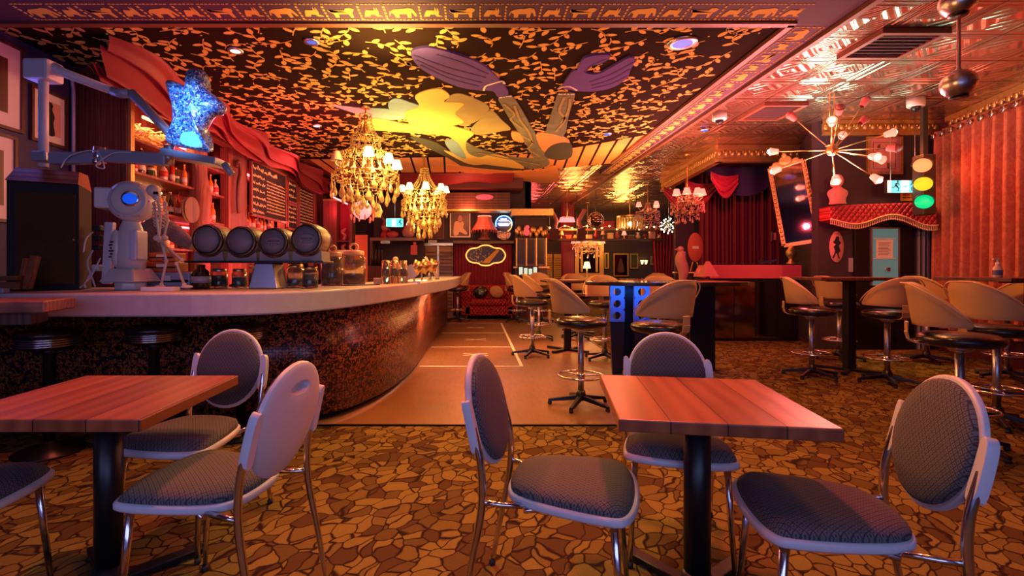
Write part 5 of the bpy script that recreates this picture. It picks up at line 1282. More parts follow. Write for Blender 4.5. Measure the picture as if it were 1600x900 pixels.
f = b.build('tassel_fringe', 'shade_cream', t); f['kind'] = 'stuff'
b = B()
for r_ in range(3):
    for k in range(16): b.ell((px_(1304 + k * 9.5 + (r_ % 2) * 4.7), Yp - .012, WZ(324 + r_ * 6, Yp)), (.012, .008, .012), 8, 5)
b.build('button_row', 'red_velvet', t)
# bust lamp
t = T('bust_statue', 'pale bust without face standing on the left end of the pelmet', 'bust', (px_(1318), Yp + .12, WZ(319, Yp) + .004))
B().lathe([(.12, 0), (.13, .02), (.11, .05), (.12, .11), (.155, .16), (.14, .22), (.06, .25), (.055, .29)], 24, sy=.6).build('shoulders', 'plaster_pink', t, subd=1); B().ell((0, 0, .36), (.075, .08, .10)).build('head', 'plaster_pink', t)
# exit sign
t = T('exit_sign', 'lit green exit sign with running figures hung over the pelmet', 'sign', (fx(1384), YW - .3, fz(297)))
B().box(-.25, .25, -.03, .03, -.095, .095).build('housing', 'steel', t, bevel=.004)
def pict(b, cx, s_, y):
    for P in ([(-.01, .03), (.03, .045), (.045, .01), (.06, .015), (.04, .06), (.0, .05)], [(0, .04), (-.035, -.01), (-.07, -.005), (-.07, -.02), (-.03, -.025), (0, .01)], [(0, .0), (.03, -.03), (.02, -.07), (.04, -.07), (.05, -.02), (.02, .02)], [(-.005, .05), (.03, .06), (.02, -.01), (-.015, 0)]): b.prism([(cx + s_ * x, z) for x, z in P], 0, .004, Matrix(((1, 0, 0, 0), (0, 0, -1, y), (0, 1, 0, 0), (0, 0, 0, 1))))
    b.lathe([(.001, 0), (.014, 0), (.014, .004), (.001, .004)], 12, TR(cx + s_ * .03, y, .075) @ RX(R(90)))
B().box(-.24, .24, -.034, -.03, -.085, .085).build('face', 'exit_green', t)
B().box(-.05, .06, -.038, -.034, -.085, .085).box(-.24, -.20, -.038, -.034, -.085, .085).box(.22, .24, -.038, -.034, -.085, .085).build('lit_band', 'exit_white', t)
b = B(); pict(b, -.13, 1, -.034); pict(b, .14, -1, -.034); b.build('running_figure', 'mural_purple_dark', t)
b = B(); b.prism([(-.03, -.01), (.0, -.01), (0, -.03), (.04, 0), (0, .03), (0, .01), (-.03, .01)], 0, .003, Matrix(((1, 0, 0, 0), (0, 0, -1, -.038), (0, 1, 0, 0), (0, 0, 0, 1)))); b.build('arrow', 'exit_green', t)
B().tube([(-.18, 0, .09), (-.18, 0, CEIL - fz(297))], .006, 6).tube([(.18, 0, .09), (.18, 0, CEIL - fz(297))], .006, 6).build('hanger', 'steel', t)
lamp('exit_glow', 'POINT', (fx(1384), YW - .45, fz(300)), 1.5, (.3, 1, .8), .1)
# framed drawing, wording panel, plate, oval silhouette
def frame_on(x0, x1, y0, y1, Y, lab, name='framed_picture', fm='gold', inner_='paper', fw=.03, grp=None, cat='picture'):
    t = T(name, lab, cat, (WX((x0 + x1) / 2, Y), Y, WZ((y0 + y1) / 2, Y)), 0, grp); w_, h = (x1 - x0) * Y / F / 2, (y1 - y0) * Y / F / 2
    b = B()
    for s_ in (-1, 1): b.box(s_ * (w_ - fw / 2) - fw / 2, s_ * (w_ - fw / 2) + fw / 2, -.04, 0, -h, h); b.box(-w_ + fw, w_ - fw, -.04, 0, s_ * (h - fw / 2) - fw / 2, s_ * (h - fw / 2) + fw / 2)
    b.build('frame', fm, t); B().box(-w_ + fw, w_ - fw, -.015, -.004, -h + fw, h - fw).build('sheet', inner_, t); return t, w_, h
MF = Matrix(((1, 0, 0, 0), (0, 0, -1, -.015), (0, 1, 0, 0), (0, 0, 0, 1)))
t, w_, h = frame_on(1353, 1408, 214, 273, YW - .002, 'framed line drawing on the dark wall right of the many-armed lamp', inner_='plaster_pink')
b = B()
for P_ in ([(-.12, .08), (-.1, .16), (-.06, .18), (-.07, .1)], [(.02, .17), (.06, .12), (.1, .14), (.08, .06), (.03, .1)], [(.04, -.1), (.08, -.12), (.07, -.2), (.04, -.18)]): b.prism(P_, 0, .003, MF)
b.build('drawing', 'beam_wood', t); b = B()
for s_ in (-1, 1): b.box(s_ * .17 - .003, s_ * .17 + .003, -.018, -.015, -.2, .2); b.box(-.17, .17, -.018, -.015, s_ * .2 - .003, s_ * .2 + .003)
b.build('ruled_border', 'beam_wood', t)
t = T('wall_sign', 'yellowish brick-like panel of dark wording between exit sign and traffic light', 'sign', (fx(1423), YW - .01, fz(300)))
B().box(-.17, .19, -.012, 0, -.14, .12).build('panel', 'ochre', t); b = B(); r2 = random.Random(3)
for k in range(5):
    x = -.14
    while x < .14: l_ = r2.uniform(.02, .06); b.box(x, x + l_, -.015, -.012, .07 - k * .042, .09 - k * .042); x += l_ + .015
b.build('wording', 'beam_wood', t)
t = T('silhouette_plaque', 'oval pink plaque with black dancing figure beside the exit door', 'plaque', (fx(1306), YW - .004, fz(386)))
B().lathe([(.001, .0), (.105, 0), (.11, .01), (.105, .02), (.001, .02)], 36, RX(R(90)), sx=1, sy=2.2).build('plaque', 'plaster_pink', t)
P_ = smooth_poly([(-.01, .16), (.03, .15), (.03, .10), (.06, .06), (.03, .02), (.05, -.06), (.02, -.1), (.04, -.17), (.02, -.17), (-.01, -.09), (-.05, -.17), (-.07, -.16), (-.03, -.07), (-.05, .0), (-.02, .04), (-.06, .07), (-.03, .11)], 3)
B().prism(P_, 0, .004, Matrix(((1, 0, 0, 0), (0, 0, -1, -.02), (0, 1, 0, 0), (0, 0, 0, 1)))).build('silhouette', 'black_matte', t)
tag(B().box(fx(1325), fx(1331), YW - .03, YW - .001, fz(425), fz(403)).build('wall_plate', 'grey_metal', bevel=.004), 'small pale plate on the wall left of the exit door', 'wall plate')
# traffic light
Yt = 6.9; t = T('traffic_light', 'traffic light with red, yellow and green lenses beside the curtain top', 'traffic light', (WX(1447, Yt), Yt, 0))
B().box(-.02, .16, .02, .2, WZ(335, Yt), WZ(240, Yt)).build('housing', 'traffic_black', t, bevel=.01)
for k, (y, m) in enumerate(((258, 'lens_red'), (287, 'lens_yellow'), (315, 'lens_green'))):
    z = WZ(y, Yt); Mx = TR(-.02 + .012 * k, .05, z) @ RZ(R(-28)); l_ = B().ell((0, -.04, 0), (.105, .05, .095), 24, 12, Mx).build('lens', m, t)
    P_ = [(-.115 * math.cos(a), -.06, .11 * math.sin(a)) for a in [PI * (k2 / 14) for k2 in range(15)]]
    B().add([p for q in P_ for p in ((q[0], -.02, q[2]), (q[0] * 1.0 - .03, -.16, q[2] * .8))], [(2 * i, 2 * i + 1, 2 * i + 3, 2 * i + 2) for i in range(14)], Mx, True).build('visor', 'traffic_black', l_, solid=.006)
B().box(.05, .12, .1, .15, WZ(240, Yt), CEIL - .0).build('bracket', 'traffic_black', t)
lamp('traffic_red', 'POINT', (WX(1440, Yt), Yt - .35, WZ(258, Yt)), 3, (1, .12, .08), .08)
# long curtains on rings
CWD = Vector((RWD.x, RWD.y, 0))
def long_curtain(t0, t1, npl, lab, seed):
    r3 = random.Random(seed); t = T('long_curtain', lab, 'curtain', (0, 0, 0), 0, 'long orange eyelet curtains'); n = Vector((-CWD.y * -1, CWD.x * -1, 0)); n = Vector((CWD.y, -CWD.x, 0))   # into the room
    if n.x > 0: n = -n
    def f(u, v):
        s_ = t0 + (t1 - t0) * u; p = rw(s_); a = (.055 + .035 * v) * math.sin(2 * PI * npl * u + .4 * math.sin(v * 3 + u * 9)); a += .015 * math.sin(2 * PI * npl * 2.3 * u) * v
        return (p[0] + n.x * (.27 + a), p[1] + n.y * (.27 + a), 3.27 - v * 2.9)
    B().grid(f, npl * 12, 10).build('cloth', 'damask', t)
    for k in range(npl):
        p = rw(t0 + (t1 - t0) * (k + .25) / npl); q = Vector((p[0] + n.x * .345, p[1] + n.y * .345, 3.20))
        B().lathe([(.022, -.01), (.04, -.008), (.04, .008), (.022, .01)], 16, Matrix.Translation(q) @ n.to_track_quat('Z', 'Y').to_matrix().to_4x4(), cap=False).build('eyelet', 'chrome', t)
    return n
nn = long_curtain(.25, 1.95, 9, 'long orange patterned curtain, panel farther into the room', 1); long_curtain(1.98, 4.4, 12, 'long orange patterned curtain, nearer panel cut by the right edge', 2)
p, q = rw(.1), rw(5); tag(B().tube([(p[0] + nn.x * .27, p[1] + nn.y * .27, 3.2), (q[0] + nn.x * .27, q[1] + nn.y * .27, 3.2)], .014, 10).build('curtain_rod', 'brass'), 'thin metal rod threaded through the eyelets of the long curtains', 'rod')
# pump bottle
t = T('pump_bottle', 'clear hand sanitiser pump bottle on the high table by the curtain', 'bottle', (5.0, 4.75, 1.151)); 
B().lathe([(.001, 0), (.04, 0), (.042, .01), (.04, .09), (.02, .115), (.018, .125), (.001, .126)], 20, sy=.7).build('body', 'clear_bottle', t); B().lathe([(.043, .02), (.043, .07)], 20, sy=.7, cap=False).build('label_band', 'card_blue', t)
B().lathe([(.018, .12), (.018, .14), (.007, .145), (.007, .17), (.012, .175)], 12).box(-.045, .01, -.008, .008, .17, .182).build('pump', 'white_card', t)

# ---------------------------------------------------------------- stage
YS = 8.4; t = T('stage', 'glossy pink stage ledge over a mirrored front', 'stage', (0, 0, 0)); x0, x1 = WX(1112, YS), 5.52
B().box(x0, x1, YS, YS + .1, WZ(435, YS), WZ(414, YS)).add([(x0, YS, WZ(435, YS)), (x0, YS, WZ(414, YS)), (x0 - .1, YS + .25, WZ(433, YS)), (x0, YS + .5, WZ(414, YS)), (x0 - .1, YS + .5, WZ(433, YS))], [(0, 2, 1), (1, 2, 4, 3)]).build('ledge_fascia', 'pink_gloss', t)
B().box(x0, x1, YS, 9.1, WZ(414, YS), WZ(413, YS)).build('ledge_top', 'black_leather', t)
B().box(x0, x1, YS + .04, YS + .1, WZ(441, YS), WZ(435, YS)).build('shadow_gap', 'black_metal', t)
for k in range(4):
    xa, xb = x0 + .05 + k * (x1 - x0 - .05) / 4, x0 + .05 + (k + 1) * (x1 - x0 - .05) / 4 - .012
    B().box(xa, xb, YS + .06, YS + .07, .05, WZ(441, YS)).build('mirror_panel', 'dark_mirror', t)
B().box(x0, x1, YS + .075, YS + .12, 0, WZ(441, YS)).build('backing', 'black_metal', t)
B().box(x0 - .04, x0 + .04, YS - .0, YS + .6, 0, WZ(436, YS)).build('end_post', 'dark_wood', t)
# stage curtain
t = T('stage_curtain', 'dark crimson pleated curtain at the back of the stage', 'curtain', (0, 0, 0))
B().grid(lambda u, v: (5.2 + 2.0 * u, 11.5 + .06 * math.sin(u * 2 * PI * 22 + .5 * math.sin(v * 4)) + .03 * math.sin(u * 60), 3.45 - v * 2.8), 260, 8).build('cloth', 'stage_curtain', t)
t = T('stage_valance', 'dark blue cloth hanging in a shallow triangle over the stage curtain', 'valance', (0, 0, 0))
B().grid(lambda u, v: (4.9 + 1.9 * u, 10.68 + .03 * math.sin(u * 20), 3.42 - v * (.62 * math.sin(PI * min(1, u * 1.05)) ** .8)), 30, 8).build('cloth', 'navy_cloth', t)
t = T('swag', 'pink cloth swags looped under the ornate beam at the stage corner', 'drape', (0, 0, 0))
for k in range(3):
    B().grid(lambda u, v, k=k: (4.56 + .12 * k + u * (.9 - .1 * k), 12.0 - k * .95 + u * .3 + .03 * math.sin(v * 18), 3.24 - .10 * v - (.30 + .12 * v) * math.sin(PI * (u * .85 + .07)) * (.4 + .6 * v) + .03 * math.sin(v * 22 + u * 3)), 24, 20).build('loop', 'pink_cloth', t)
# gilded mirror hung aslant
cm = Vector(W(1240, 318, 8.15)); t = T('gilded_mirror', 'tall gilded mirror hung aslant at the right side of the stage', 'mirror', cm, R(35)); t.rotation_euler = (0, R(-9), R(-38))
Hm, Wm = .66, .24; b = B()
for s_ in (-1, 1): b.box(s_ * Wm - .03, s_ * Wm + .03, -.03, .02, -Hm, Hm); b.box(-Wm, Wm, -.03, .02, s_ * Hm - .03, s_ * Hm + .03)
for k in range(-9, 10):
    for s_ in (-1, 1): b.ell((s_ * Wm, -.035, k * .07), (.025, .015, .028), 8, 5)
b.build('frame', 'gold', t); B().box(-Wm, Wm, -.012, 0, -Hm, Hm).build('glass', 'mirror', t)
b = B().ell((0, -.02, Hm + .06), (.10, .03, .09)).ell((-.14, -.02, Hm + .03), (.06, .02, .05)).ell((.14, -.02, Hm + .03), (.06, .02, .05)).ell((0, -.03, Hm + .15), (.04, .02, .05)); b.build('crest', 'gold', t)
# lamp on the stage ledge
t = T('table_lamp', 'ornate brass table lamp with small pink shade on the stage ledge', 'lamp', (5.47, 8.6, WZ(413, YS) + .001))
B().lathe([(.07, 0), (.075, .02), (.04, .05), (.035, .1), (.075, .16), (.08, .22), (.035, .3), (.02, .34), (.02, .38)], 20).build('base', 'gold', t)
B().lathe([(.12, .40), (.105, .52), (.115, .53), (.08, .66)], 20, cap=False).build('lamp_shade', 'shade_pink', t)
t = T('music_stand', 'small dark stand with blue-tinted cloth on the stage ledge', 'stand', (5.26, 8.62, WZ(413, YS) + .012)); bar3((-.3, 0, .02), (.0, 0, .06), .1, .03, B()).build('cloth', 'navy_cloth', t); B().tube([(-.35, 0, 0), (-.25, 0, .12)], .01, 6).build('rod', 'black_metal', t)
frame_on(1205, 1213, 362, 376, 10.0, 'tiny pink card on the dark wall left of the gilded mirror', inner_='plaster_pink', fw=.01, fm='black_metal')

# ---------------------------------------------------------------- far end, behind the bar tip
YB = 12.98
# wood pelmet boxes over the end wall
t = T('wooden_pelmet', 'slatted wooden box pelmet with red lamp over the end wall', 'pelmet', (0, 0, 0)); Y = 12.3
b = B()
for k in range(6): b.box(WX(640, Y), WX(797, Y), Y, Y + .5, WZ(326, Y) + k * .068, WZ(326, Y) + .06 + k * .068)
b.build('slatted_body', 'panel_wood', t); B().box(WX(638, Y), WX(798, Y), Y - .03, Y + .5, WZ(327, Y) - .04, WZ(327, Y)).build('lower_moulding', 'gold', t)
B().ell((WX(757, Y), Y - .02, WZ(308, Y)), (.22, .04, .07), 20, 10).build('red_lamp', 'globe_red_dim', t)
struct(B().box(WX(560, YB), WX(812, YB), YB - .9, YB, 3.2, CEIL - .02).build('trim_7', 'wall_maroon'))
# pleated red wall cloth behind the sofa
t = T('wall_curtain', 'deep red pleated cloth on the wall behind the sofa', 'curtain', (0, 0, 0))
xa, xb = WX(709, 12.9), WX(799.5, 12.9)
B().grid(lambda u, v: (xa + (xb - xa) * u, 12.88 + .025 * math.sin(u * 2 * PI * 18), WZ(382.5, 12.9) - v * (WZ(382.5, 12.9) - .1)), 200, 4).build('cloth', 'burgundy', t)
tag(B().box(WX(708.5, 12.8), WX(802, 12.8), 12.6, 12.9, WZ(381, 12.8), WZ(377, 12.8)).build('wall_shelf', 'dark_wood', bevel=.004), 'long dark shelf above the red wall cloth carrying the big lamp', 'shelf')
# pictures
t, w_, h = frame_on(703, 735, 332, 371, YB - .01, 'framed picture of a man in pale shirt, white frame', fm='white_card', inner_='dark_wood', fw=.03)
P_ = smooth_poly([(-.17, -.26), (-.15, .05), (-.06, .1), (0, .06), (.06, .1), (.1, .02), (.08, -.08), (.18, -.2), (.14, -.25), (-.02, -.18), (-.05, -.26)], 3); B().prism(P_, 0, .004, MF).build('shirt', 'shade_cream', t)
P_ = smooth_poly([(-.05, .1), (.04, .1), (.05, .2), (0, .26), (-.05, .2)], 3); B().prism(P_, 0, .004, MF).build('face', 'plaster_pink', t)
t, w_, h = frame_on(660, 694, 322, 374, YB - .01, 'red-brown picture behind the far chandelier', inner_='wall_maroon', fm='dark_wood'); B().prism(smooth_poly([(-.1, -.3), (.15, -.1), (.2, .1), (.05, 0), (-.15, -.2)], 3), 0, .004, MF).build('figure', 'paper_red', t)
# big fringed lamp
t = T('floor_lamp', 'big flared red lampshade with pale rim standing on the dark shelf', 'lamp', (WX(757, 12.7), 12.7, WZ(376, 12.8)))
B().lathe([(.16, 0), (.17, .04), (.10, .08), (.12, .22), (.16, .34), (.08, .40), (.04, .46)], 20).build('base', 'red_wood', t)
B().lathe([(.33, .26), (.31, .30), (.20, .48), (.17, .60)], 12, cap=False, smooth=False).build('lamp_shade', 'shade_off', t); B().lathe([(.165, .60), (.175, .61), (.165, .63)], 20, cap=True).build('lit_rim', 'shade_pink', t)
f = B()
for k in range(24): a = 2 * PI * k / 24; f.tube([(.33 * math.cos(a), .33 * math.sin(a), .26), (.33 * math.cos(a), .33 * math.sin(a), .19)], .008, 4)
f.build('fringe', 'shade_off', t)['kind'] = 'stuff'
# neon disc with mirror ball below
t = T('neon_sign', 'round neon sign with blue and pink tubes over a silvery disc', 'sign', (WX(787, 12.85), 12.85, WZ(350, 12.85)))
B().lathe([(.001, 0), (.2, 0), (.2, .04), (.001, .04)], 32, RX(R(90))).build('backing', 'card_blue', t)
b = B().tube([(.21 * math.cos(a), -.06, .21 * math.sin(a)) for a in [R(-20 + 220 * k / 24) for k in range(25)]], .010, 6); b.build('neon_arc', 'neon_blue', t)
b = B()
for z, w_ in ((.12, .08), (.08, .12), (.0, .15), (-.04, .12)): b.tube([(-w_, -.055, z), (w_, -.055, z)], .010, 6)
b.build('neon_letters', 'neon_white', t); B().tube([(.2 * math.cos(a), -.07, -.05 + .16 * math.sin(a)) for a in [R(-60 + 110 * k / 12) for k in range(13)]], .012, 6).build('neon_curve', 'neon_orange', t)
B().lathe([(.001, .0), (.15, 0), (.18, .02)], 28, TR(0, -.02, -.27) @ RX(R(90)), cap=False, sy=.8).build('silver_disc', 'facets', t)
# outlined shield mirror
cx0, cz0 = WX(758.5, 12.75), WZ(399, 12.75); s0 = 12.75 / F
P_ = smooth_poly([((x - 758.5) * s0, (397 - y) * s0) for x, y in [(728, 397), (732, 389), (738, 386), (746, 385), (752, 382), (759, 381), (766, 382), (772, 385), (781, 386), (786, 389), (790, 397), (786, 405), (781, 408), (772, 409), (766, 412), (759, 413), (752, 412), (746, 409), (738, 408), (732, 405)]], 3)
t = T('shield_mirror', 'wide scalloped mirror outlined in orange neon above the sofa', 'mirror', (cx0, 12.84, cz0))
B().prism(P_, 0, .03, Matrix(((1, 0, 0, 0), (0, 0, -1, 0), (0, 1, 0, 0), (0, 0, 0, 1)))).build('glass', 'smoked_glass', t); B().tube([(x, -.04, z) for x, z in P_], .016, 6, closed=True).build('neon_outline', 'neon_orange', t)
b = B(); r2 = random.Random(9)
for k in range(46):
    x, z = r2.uniform(-.42, .1), r2.uniform(-.18, .18)
    if (x / .48) ** 2 + (z / .22) ** 2 > .8: continue
    a = r2.uniform(0, 6); b.prism([(x + math.cos(a + q) * (.03 if i % 2 else .012), z + math.sin(a + q) * (.03 if i % 2 else .012)) for i, q in enumerate((0, 1.57, 3.14, 4.71))], 0, .003, Matrix(((1, 0, 0, 0), (0, 0, -1, -.032), (0, 1, 0, 0), (0, 0, 0, 1))))
b.build('painted_reflection', 'mural_yellow', t); B().prism([(-.1, -.2), (.1, -.2), (.36, .12), (.3, .17)], 0, .004, Matrix(((1, 0, 0, 0), (0, 0, -1, -.032), (0, 1, 0, 0), (0, 0, 0, 1)))).build('reflection_wedge', 'ochre', t)  # what the mirror reflects is painted on as yellow shapes
# sofa
t = T('sofa', 'deep red buttoned sofa against the end wall', 'sofa', (.33, 12.35, 0))
B().box(-.60, .60, -.38, .42, .10, .34).build('base', 'tufted', t, bevel=.03); B().box(-.46, .46, -.42, .25, .34, .48).build('seat_cushion', 'tufted', t, bevel=.05)
B().box(-.55, .55, .22, .44, .34, .82).build('backrest', 'tufted', t, bevel=.07, bseg=3)
for s_ in (-1, 1): B().box(s_ * .56 - .11, s_ * .56 + .11, -.38, .42, .12, .58).lathe([(.12, -.4), (.12, .42)], 18, TR(s_ * .56, 0, .6) @ RX(R(-90))).build('armrest', 'tufted', t, bevel=.02)
for sx_ in (-.55, .55):
    for sy_ in (-.32, .36): B().lathe([(.025, 0), (.035, .1)], 10, TR(sx_, sy_, 0)).build('foot', 'dark_wood', t)
for x, a, m, lab in ((.20, 18, 'foliage', 'patterned reddish cushion leaning in the right corner of the sofa'), (-.20, -15, 'black_leather', 'dark cushion in the left corner of the sofa')):
    o = tag(B().ell((0, 0, 0), (.18, .06, .15), 20, 12).build('cushion', m), lab, 'cushion'); o.location = (.33 + x, 12.46, .655); o.rotation_euler = (R(-12), R(a), 0)
# slatted doors on the end wall
for n_, (x0, x1, Y, lab) in enumerate(((664, 683, YB - .02, 'left leaf of the slatted wooden doors beyond the bar tip'), (686, 708, YB - .02, 'right leaf of the slatted wooden doors beyond the bar tip'), (849, 863, 19.9, 'left leaf of the pale slatted doors at the far wall'), (865, 880, 19.9, 'right leaf of the pale slatted doors at the far wall'))):
    t = T('slatted_door', lab, 'door', (0, 0, 0)); zt = WZ(384 if n_ < 2 else 397, Y); a, c = WX(x0, Y), WX(x1, Y)
    B().box(a, c, Y - .03, Y, 0, zt).build('leaf', 'shutter_wood' if n_ < 2 else 'ochre', t); b = B()
    for k in range(18): b.box(a + .03, c - .03, Y - .05, Y - .03, .1 + k * (zt - .2) / 18, .13 + k * (zt - .2) / 18)
    b.build('slat_face', 'dark_wood' if n_ < 2 else 'shutter_wood', t)
b = B().box(WX(660, YB), WX(708, YB), YB - .1, YB - .03, WZ(384, YB), WZ(380, YB)); b.box(WX(683.5, YB), WX(686, YB), YB - .08, YB - .03, 0, WZ(384, YB)); tag(b.build('door_header', 'steel'), 'bright metal rail and post framing the slatted doors', 'rail')
for x, y, lab in ((676, 377.4, 'small white name plate over the slatted doors'), (615, 378, 'small white name plate on the shelf edge beyond the bar')):
    t = T('name_plate', lab, 'sign', (WX(x, YB), (YB - .035 if x > 650 else 11.79), WZ(y, YB if x > 650 else 11.7))); B().box(-.11, .11, -.01, 0, -.03, .03).build('plate', 'white_card', t); b = B()
    for k in range(6): b.box(-.085 + k * .03, -.068 + k * .03, -.012, -.01, -.012, .012)
    b.build('lettering', 'black_matte', t)
# shelf beyond the bar with curios
Y = 11.8; sx0, sx1 = WX(578, Y), WX(660, Y)
t = T('curio_shelf', 'orange-lit wooden shelf of curios over the dark opening beyond the bar', 'shelf', (0, 0, 0))
B().box(sx0, sx1, Y, Y + .5, WZ(376, Y), WZ(371, Y)).build('board', 'ledge_wood', t); B().box(sx0, sx1, Y + .44, Y + .46, 0, 2.9).build('back_panel', 'wall_dark', t); B().box(sx0, sx0 + .06, Y, Y + .5, 0, WZ(376, Y)).build('side_post', 'dark_wood', t)
zs = WZ(371, Y)
t = T('vase', 'large pink round vase with narrow neck on the curio shelf', 'vase', (WX(636, Y), Y + .2, zs + .001)); B().lathe([(.06, 0), (.14, .06), (.15, .16), (.09, .28), (.04, .4), (.06, .5)], 20).build('body', 'plaster_pink', t); B().lathe([(.05, .49), (.07, .5), (.05, .52)], 16, cap=False).build('lip', 'gold', t)
t = T('toy_figure', 'small red and white figure on the curio shelf', 'figure', (WX(598, Y), Y + .31, zs + .001)); B().lathe([(.12, 0), (.1, .1), (.05, .2)], 14).build('body', 'label_red', t); B().ell((0, 0, .27), .09).build('head', 'shade_cream', t); B().lathe([(.09, .3), (.001, .48)], 12).build('hat', 'label_red', t)
t = T('red_guitar', 'slanting red instrument with long neck on the curio shelf', 'guitar', (WX(607, Y), Y + .12, zs + .062)); B().ell((.08, 0, .02), (.14, .03, .08)).build('body', 'label_red', t); bar3((.05, 0, .04), (-.22, 0, .52), .04, .04, B()).build('neck', 'ledge_wood', t)
t = T('exit_sign', 'green lit exit sign hanging above the curio shelf', 'sign', (WX(617, 11.4), 11.4, WZ(348, 11.4))); B().box(-.20, .20, -.03, .03, -.10, .10).build('housing', 'steel', t); B().box(-.19, .19, -.034, -.03, -.09, .09).build('face', 'exit_green', t); B().box(-.06, .03, -.037, -.034, -.08, .08).build('lit_band', 'exit_white', t); B().tube([(0, 0, .1), (0, 0, CEIL - WZ(348, 11.4))], .008, 6).build('hanger', 'steel', t)
b = B(); pict(b, .11, 1, -.034); b.build('running_figure', 'mural_purple_dark', t)
lamp('exit_glow', 'POINT', (WX(617, 11.4), 11.1, WZ(348, 11.4)), 3, (.2, 1, .8), .1)
t = T('small_lamp', 'small pinkish lamp with pointed shade at the right end of the curio shelf', 'lamp', (WX(655, Y), Y + .1, zs - .099)); B().lathe([(.08, .35), (.04, .52)], 14, cap=False).build('lamp_shade', 'plaster_pink', t); B().lathe([(.05, .1), (.02, .15), (.02, .36)], 12).build('base', 'gold', t)
tag(B().box(WX(642, 11.6), WX(652, 11.6), 11.58, 11.6, WZ(398, 11.6), WZ(383, 11.6)).box(WX(645, 11.6), WX(649, 11.6), 11.7, 11.78, WZ(385, 11.6), WZ(378, 11.6)).build('red_notice', 'label_red'), 'small red notice hanging from the right end of the curio shelf', 'notice')
# side shelf unit at the end of the back bar
Y = 11.9; t = T('niche_cabinet', 'red-lit open cabinet with small statues between the red post and the curio shelf', 'cabinet', (0, 0, 0))
a, c = WX(505, Y), WX(545, Y); B().box(a, a + .32, Y, Y + .35, 0, WZ(312, Y)).build('post', 'red_wood', t); B().box(c, c + .08, Y, Y + .35, 0, WZ(318, Y)).build('post', 'red_wood', t)
B().box(a, c, Y + .33, Y + .36, 0, WZ(315, Y)).build('back_panel', 'red_velvet', t)
for y in (378, 402, 425): B().box(a + .3, c, Y, Y + .33, WZ(y, Y), WZ(y, Y) + .03).build('shelf', 'red_wood', t)
bar3(W(519, 307, Y - .05), W(543, 319, Y - .05), .03, .03, B()).build('neon_tube', 'neon_red', t); B().box(a, c + .08, Y - .02, Y + .35, WZ(314, Y), WZ(311, Y)).build('cornice', 'gold', t)
for y, lab in ((378, 'crouching pale statue on the top shelf of the niche cabinet'), (402, 'pair of small pale figures on the middle shelf of the niche cabinet'), (425, 'small figure on the lowest shelf of the niche cabinet')):
    t = T('statuette', lab, 'statue', (WX(534.5, Y), Y + .14, WZ(y, Y) + .052)); B().tube(smooth_poly([(0, 0, 0), (.04, 0, .1), (-.03, 0, .18), (.03, 0, .25)], 4, False), [.04] * 12 + [.03], 10).build('body', 'plaster_pink', t); B().ell((.035, 0, .262), .03).build('head', 'plaster_pink', t); bar3((0, 0, .2), (-.05, 0, .24), .03, .03, B()).build('arm', 'plaster_pink', t)
lamp('niche_light', 'POINT', (WX(528, Y), Y - .2, 2.6), 7, (1, .06, .12), .1)
tag(B().box(WX(555, 10.5), WX(574, 10.5), 10.5, 10.53, WZ(398, 10.5) - .6, WZ(367, 10.5)).build('orange_panel', 'paper_red'), 'plain orange-red board standing right of the niche cabinet', 'board')
for k in range(4): 
    t = T('bottle_tube', 'dark slim bottle in the opening under the curio shelf', 'bottle', (WX(582 + k * 5, 11.3), 11.3, 1.301), 0, 'dark slim bottles under the curio shelf'); B().lathe([(.001, 0), (.035, 0), (.035, .2), (.012, .28), (.012, .36)], 12).build('glass', 'dark_bottle', t)
tag(B().box(WX(576, 11.4), WX(602, 11.4), 11.2, 11.4, 0, 1.3).build('side_counter', 'dark_wood', bevel=.01), 'dark counter under the curio shelf carrying slim bottles', 'counter')
# glazed tall cabinet with canopy
Y = 12.7; t = T('glazed_cabinet', 'tall dark glazed cabinet with carved gilt crest at the end of the wall', 'cabinet', (WX(830, Y), Y, 0)); w_ = 25 * Y / F
B().box(-w_, w_, 0, .27, 1.28, WZ(372, Y)).build('body', 'dark_wood', t)
for k in range(3): B().box(-w_ + .06 + k * (2 * w_ - .08) / 3, -w_ + k * (2 * w_ - .08) / 3 + .24, -.012, 0, 1.36, WZ(374, Y)).build('glass_pane', 'smoked_glass', t)
for k in range(4): B().box(-w_ + .02 + k * (2 * w_ - .06) / 3, -w_ + .05 + k * (2 * w_ - .06) / 3, -.025, 0, 1.30, WZ(372, Y)).build('gilt_stile', 'gold', t)
b = B()
for k in range(14): b.ell((-w_ + .05 + k * (2 * w_ - .1) / 13, -.02, WZ(362, Y) + .07 * math.sin(k * 1.9)), (.06, .04, .09), 8, 6)
b.build('carved_crest', 'gold', t); B().box(-w_ - .05, w_ + .05, -.06, .27, 1.25, 1.29).build('shelf_edge', 'gold', t)
B().box(-w_ - .12, w_ + .12, -.25, .27, WZ(338, Y), WZ(328, Y)).build('canopy', 'gold', t); B().box(-w_ + .0, w_ - .0, .1, .27, WZ(372, Y), WZ(338, Y)).build('upper_back', 'wall_dark', t)
B().box(-w_, w_, 0, .27, 0, 1.25).build('lower_body', 'dark_wood', t)
t = T('lit_display', 'small glowing greenish display of pale shapes under the glazed cabinet', 'display', (WX(826, 12.5), 12.5, WZ(423, 12.5))); B().box(-.27, .25, 0, .1, -.14, .12).build('housing', 'black_metal', t)
for k in range(4): B().box(-.24 + k * .12, -.15 + k * .12, -.01, 0, -.10 + .01 * (k % 2), .09 - .02 * (k % 3)).build('lit_card', 'screen', t)
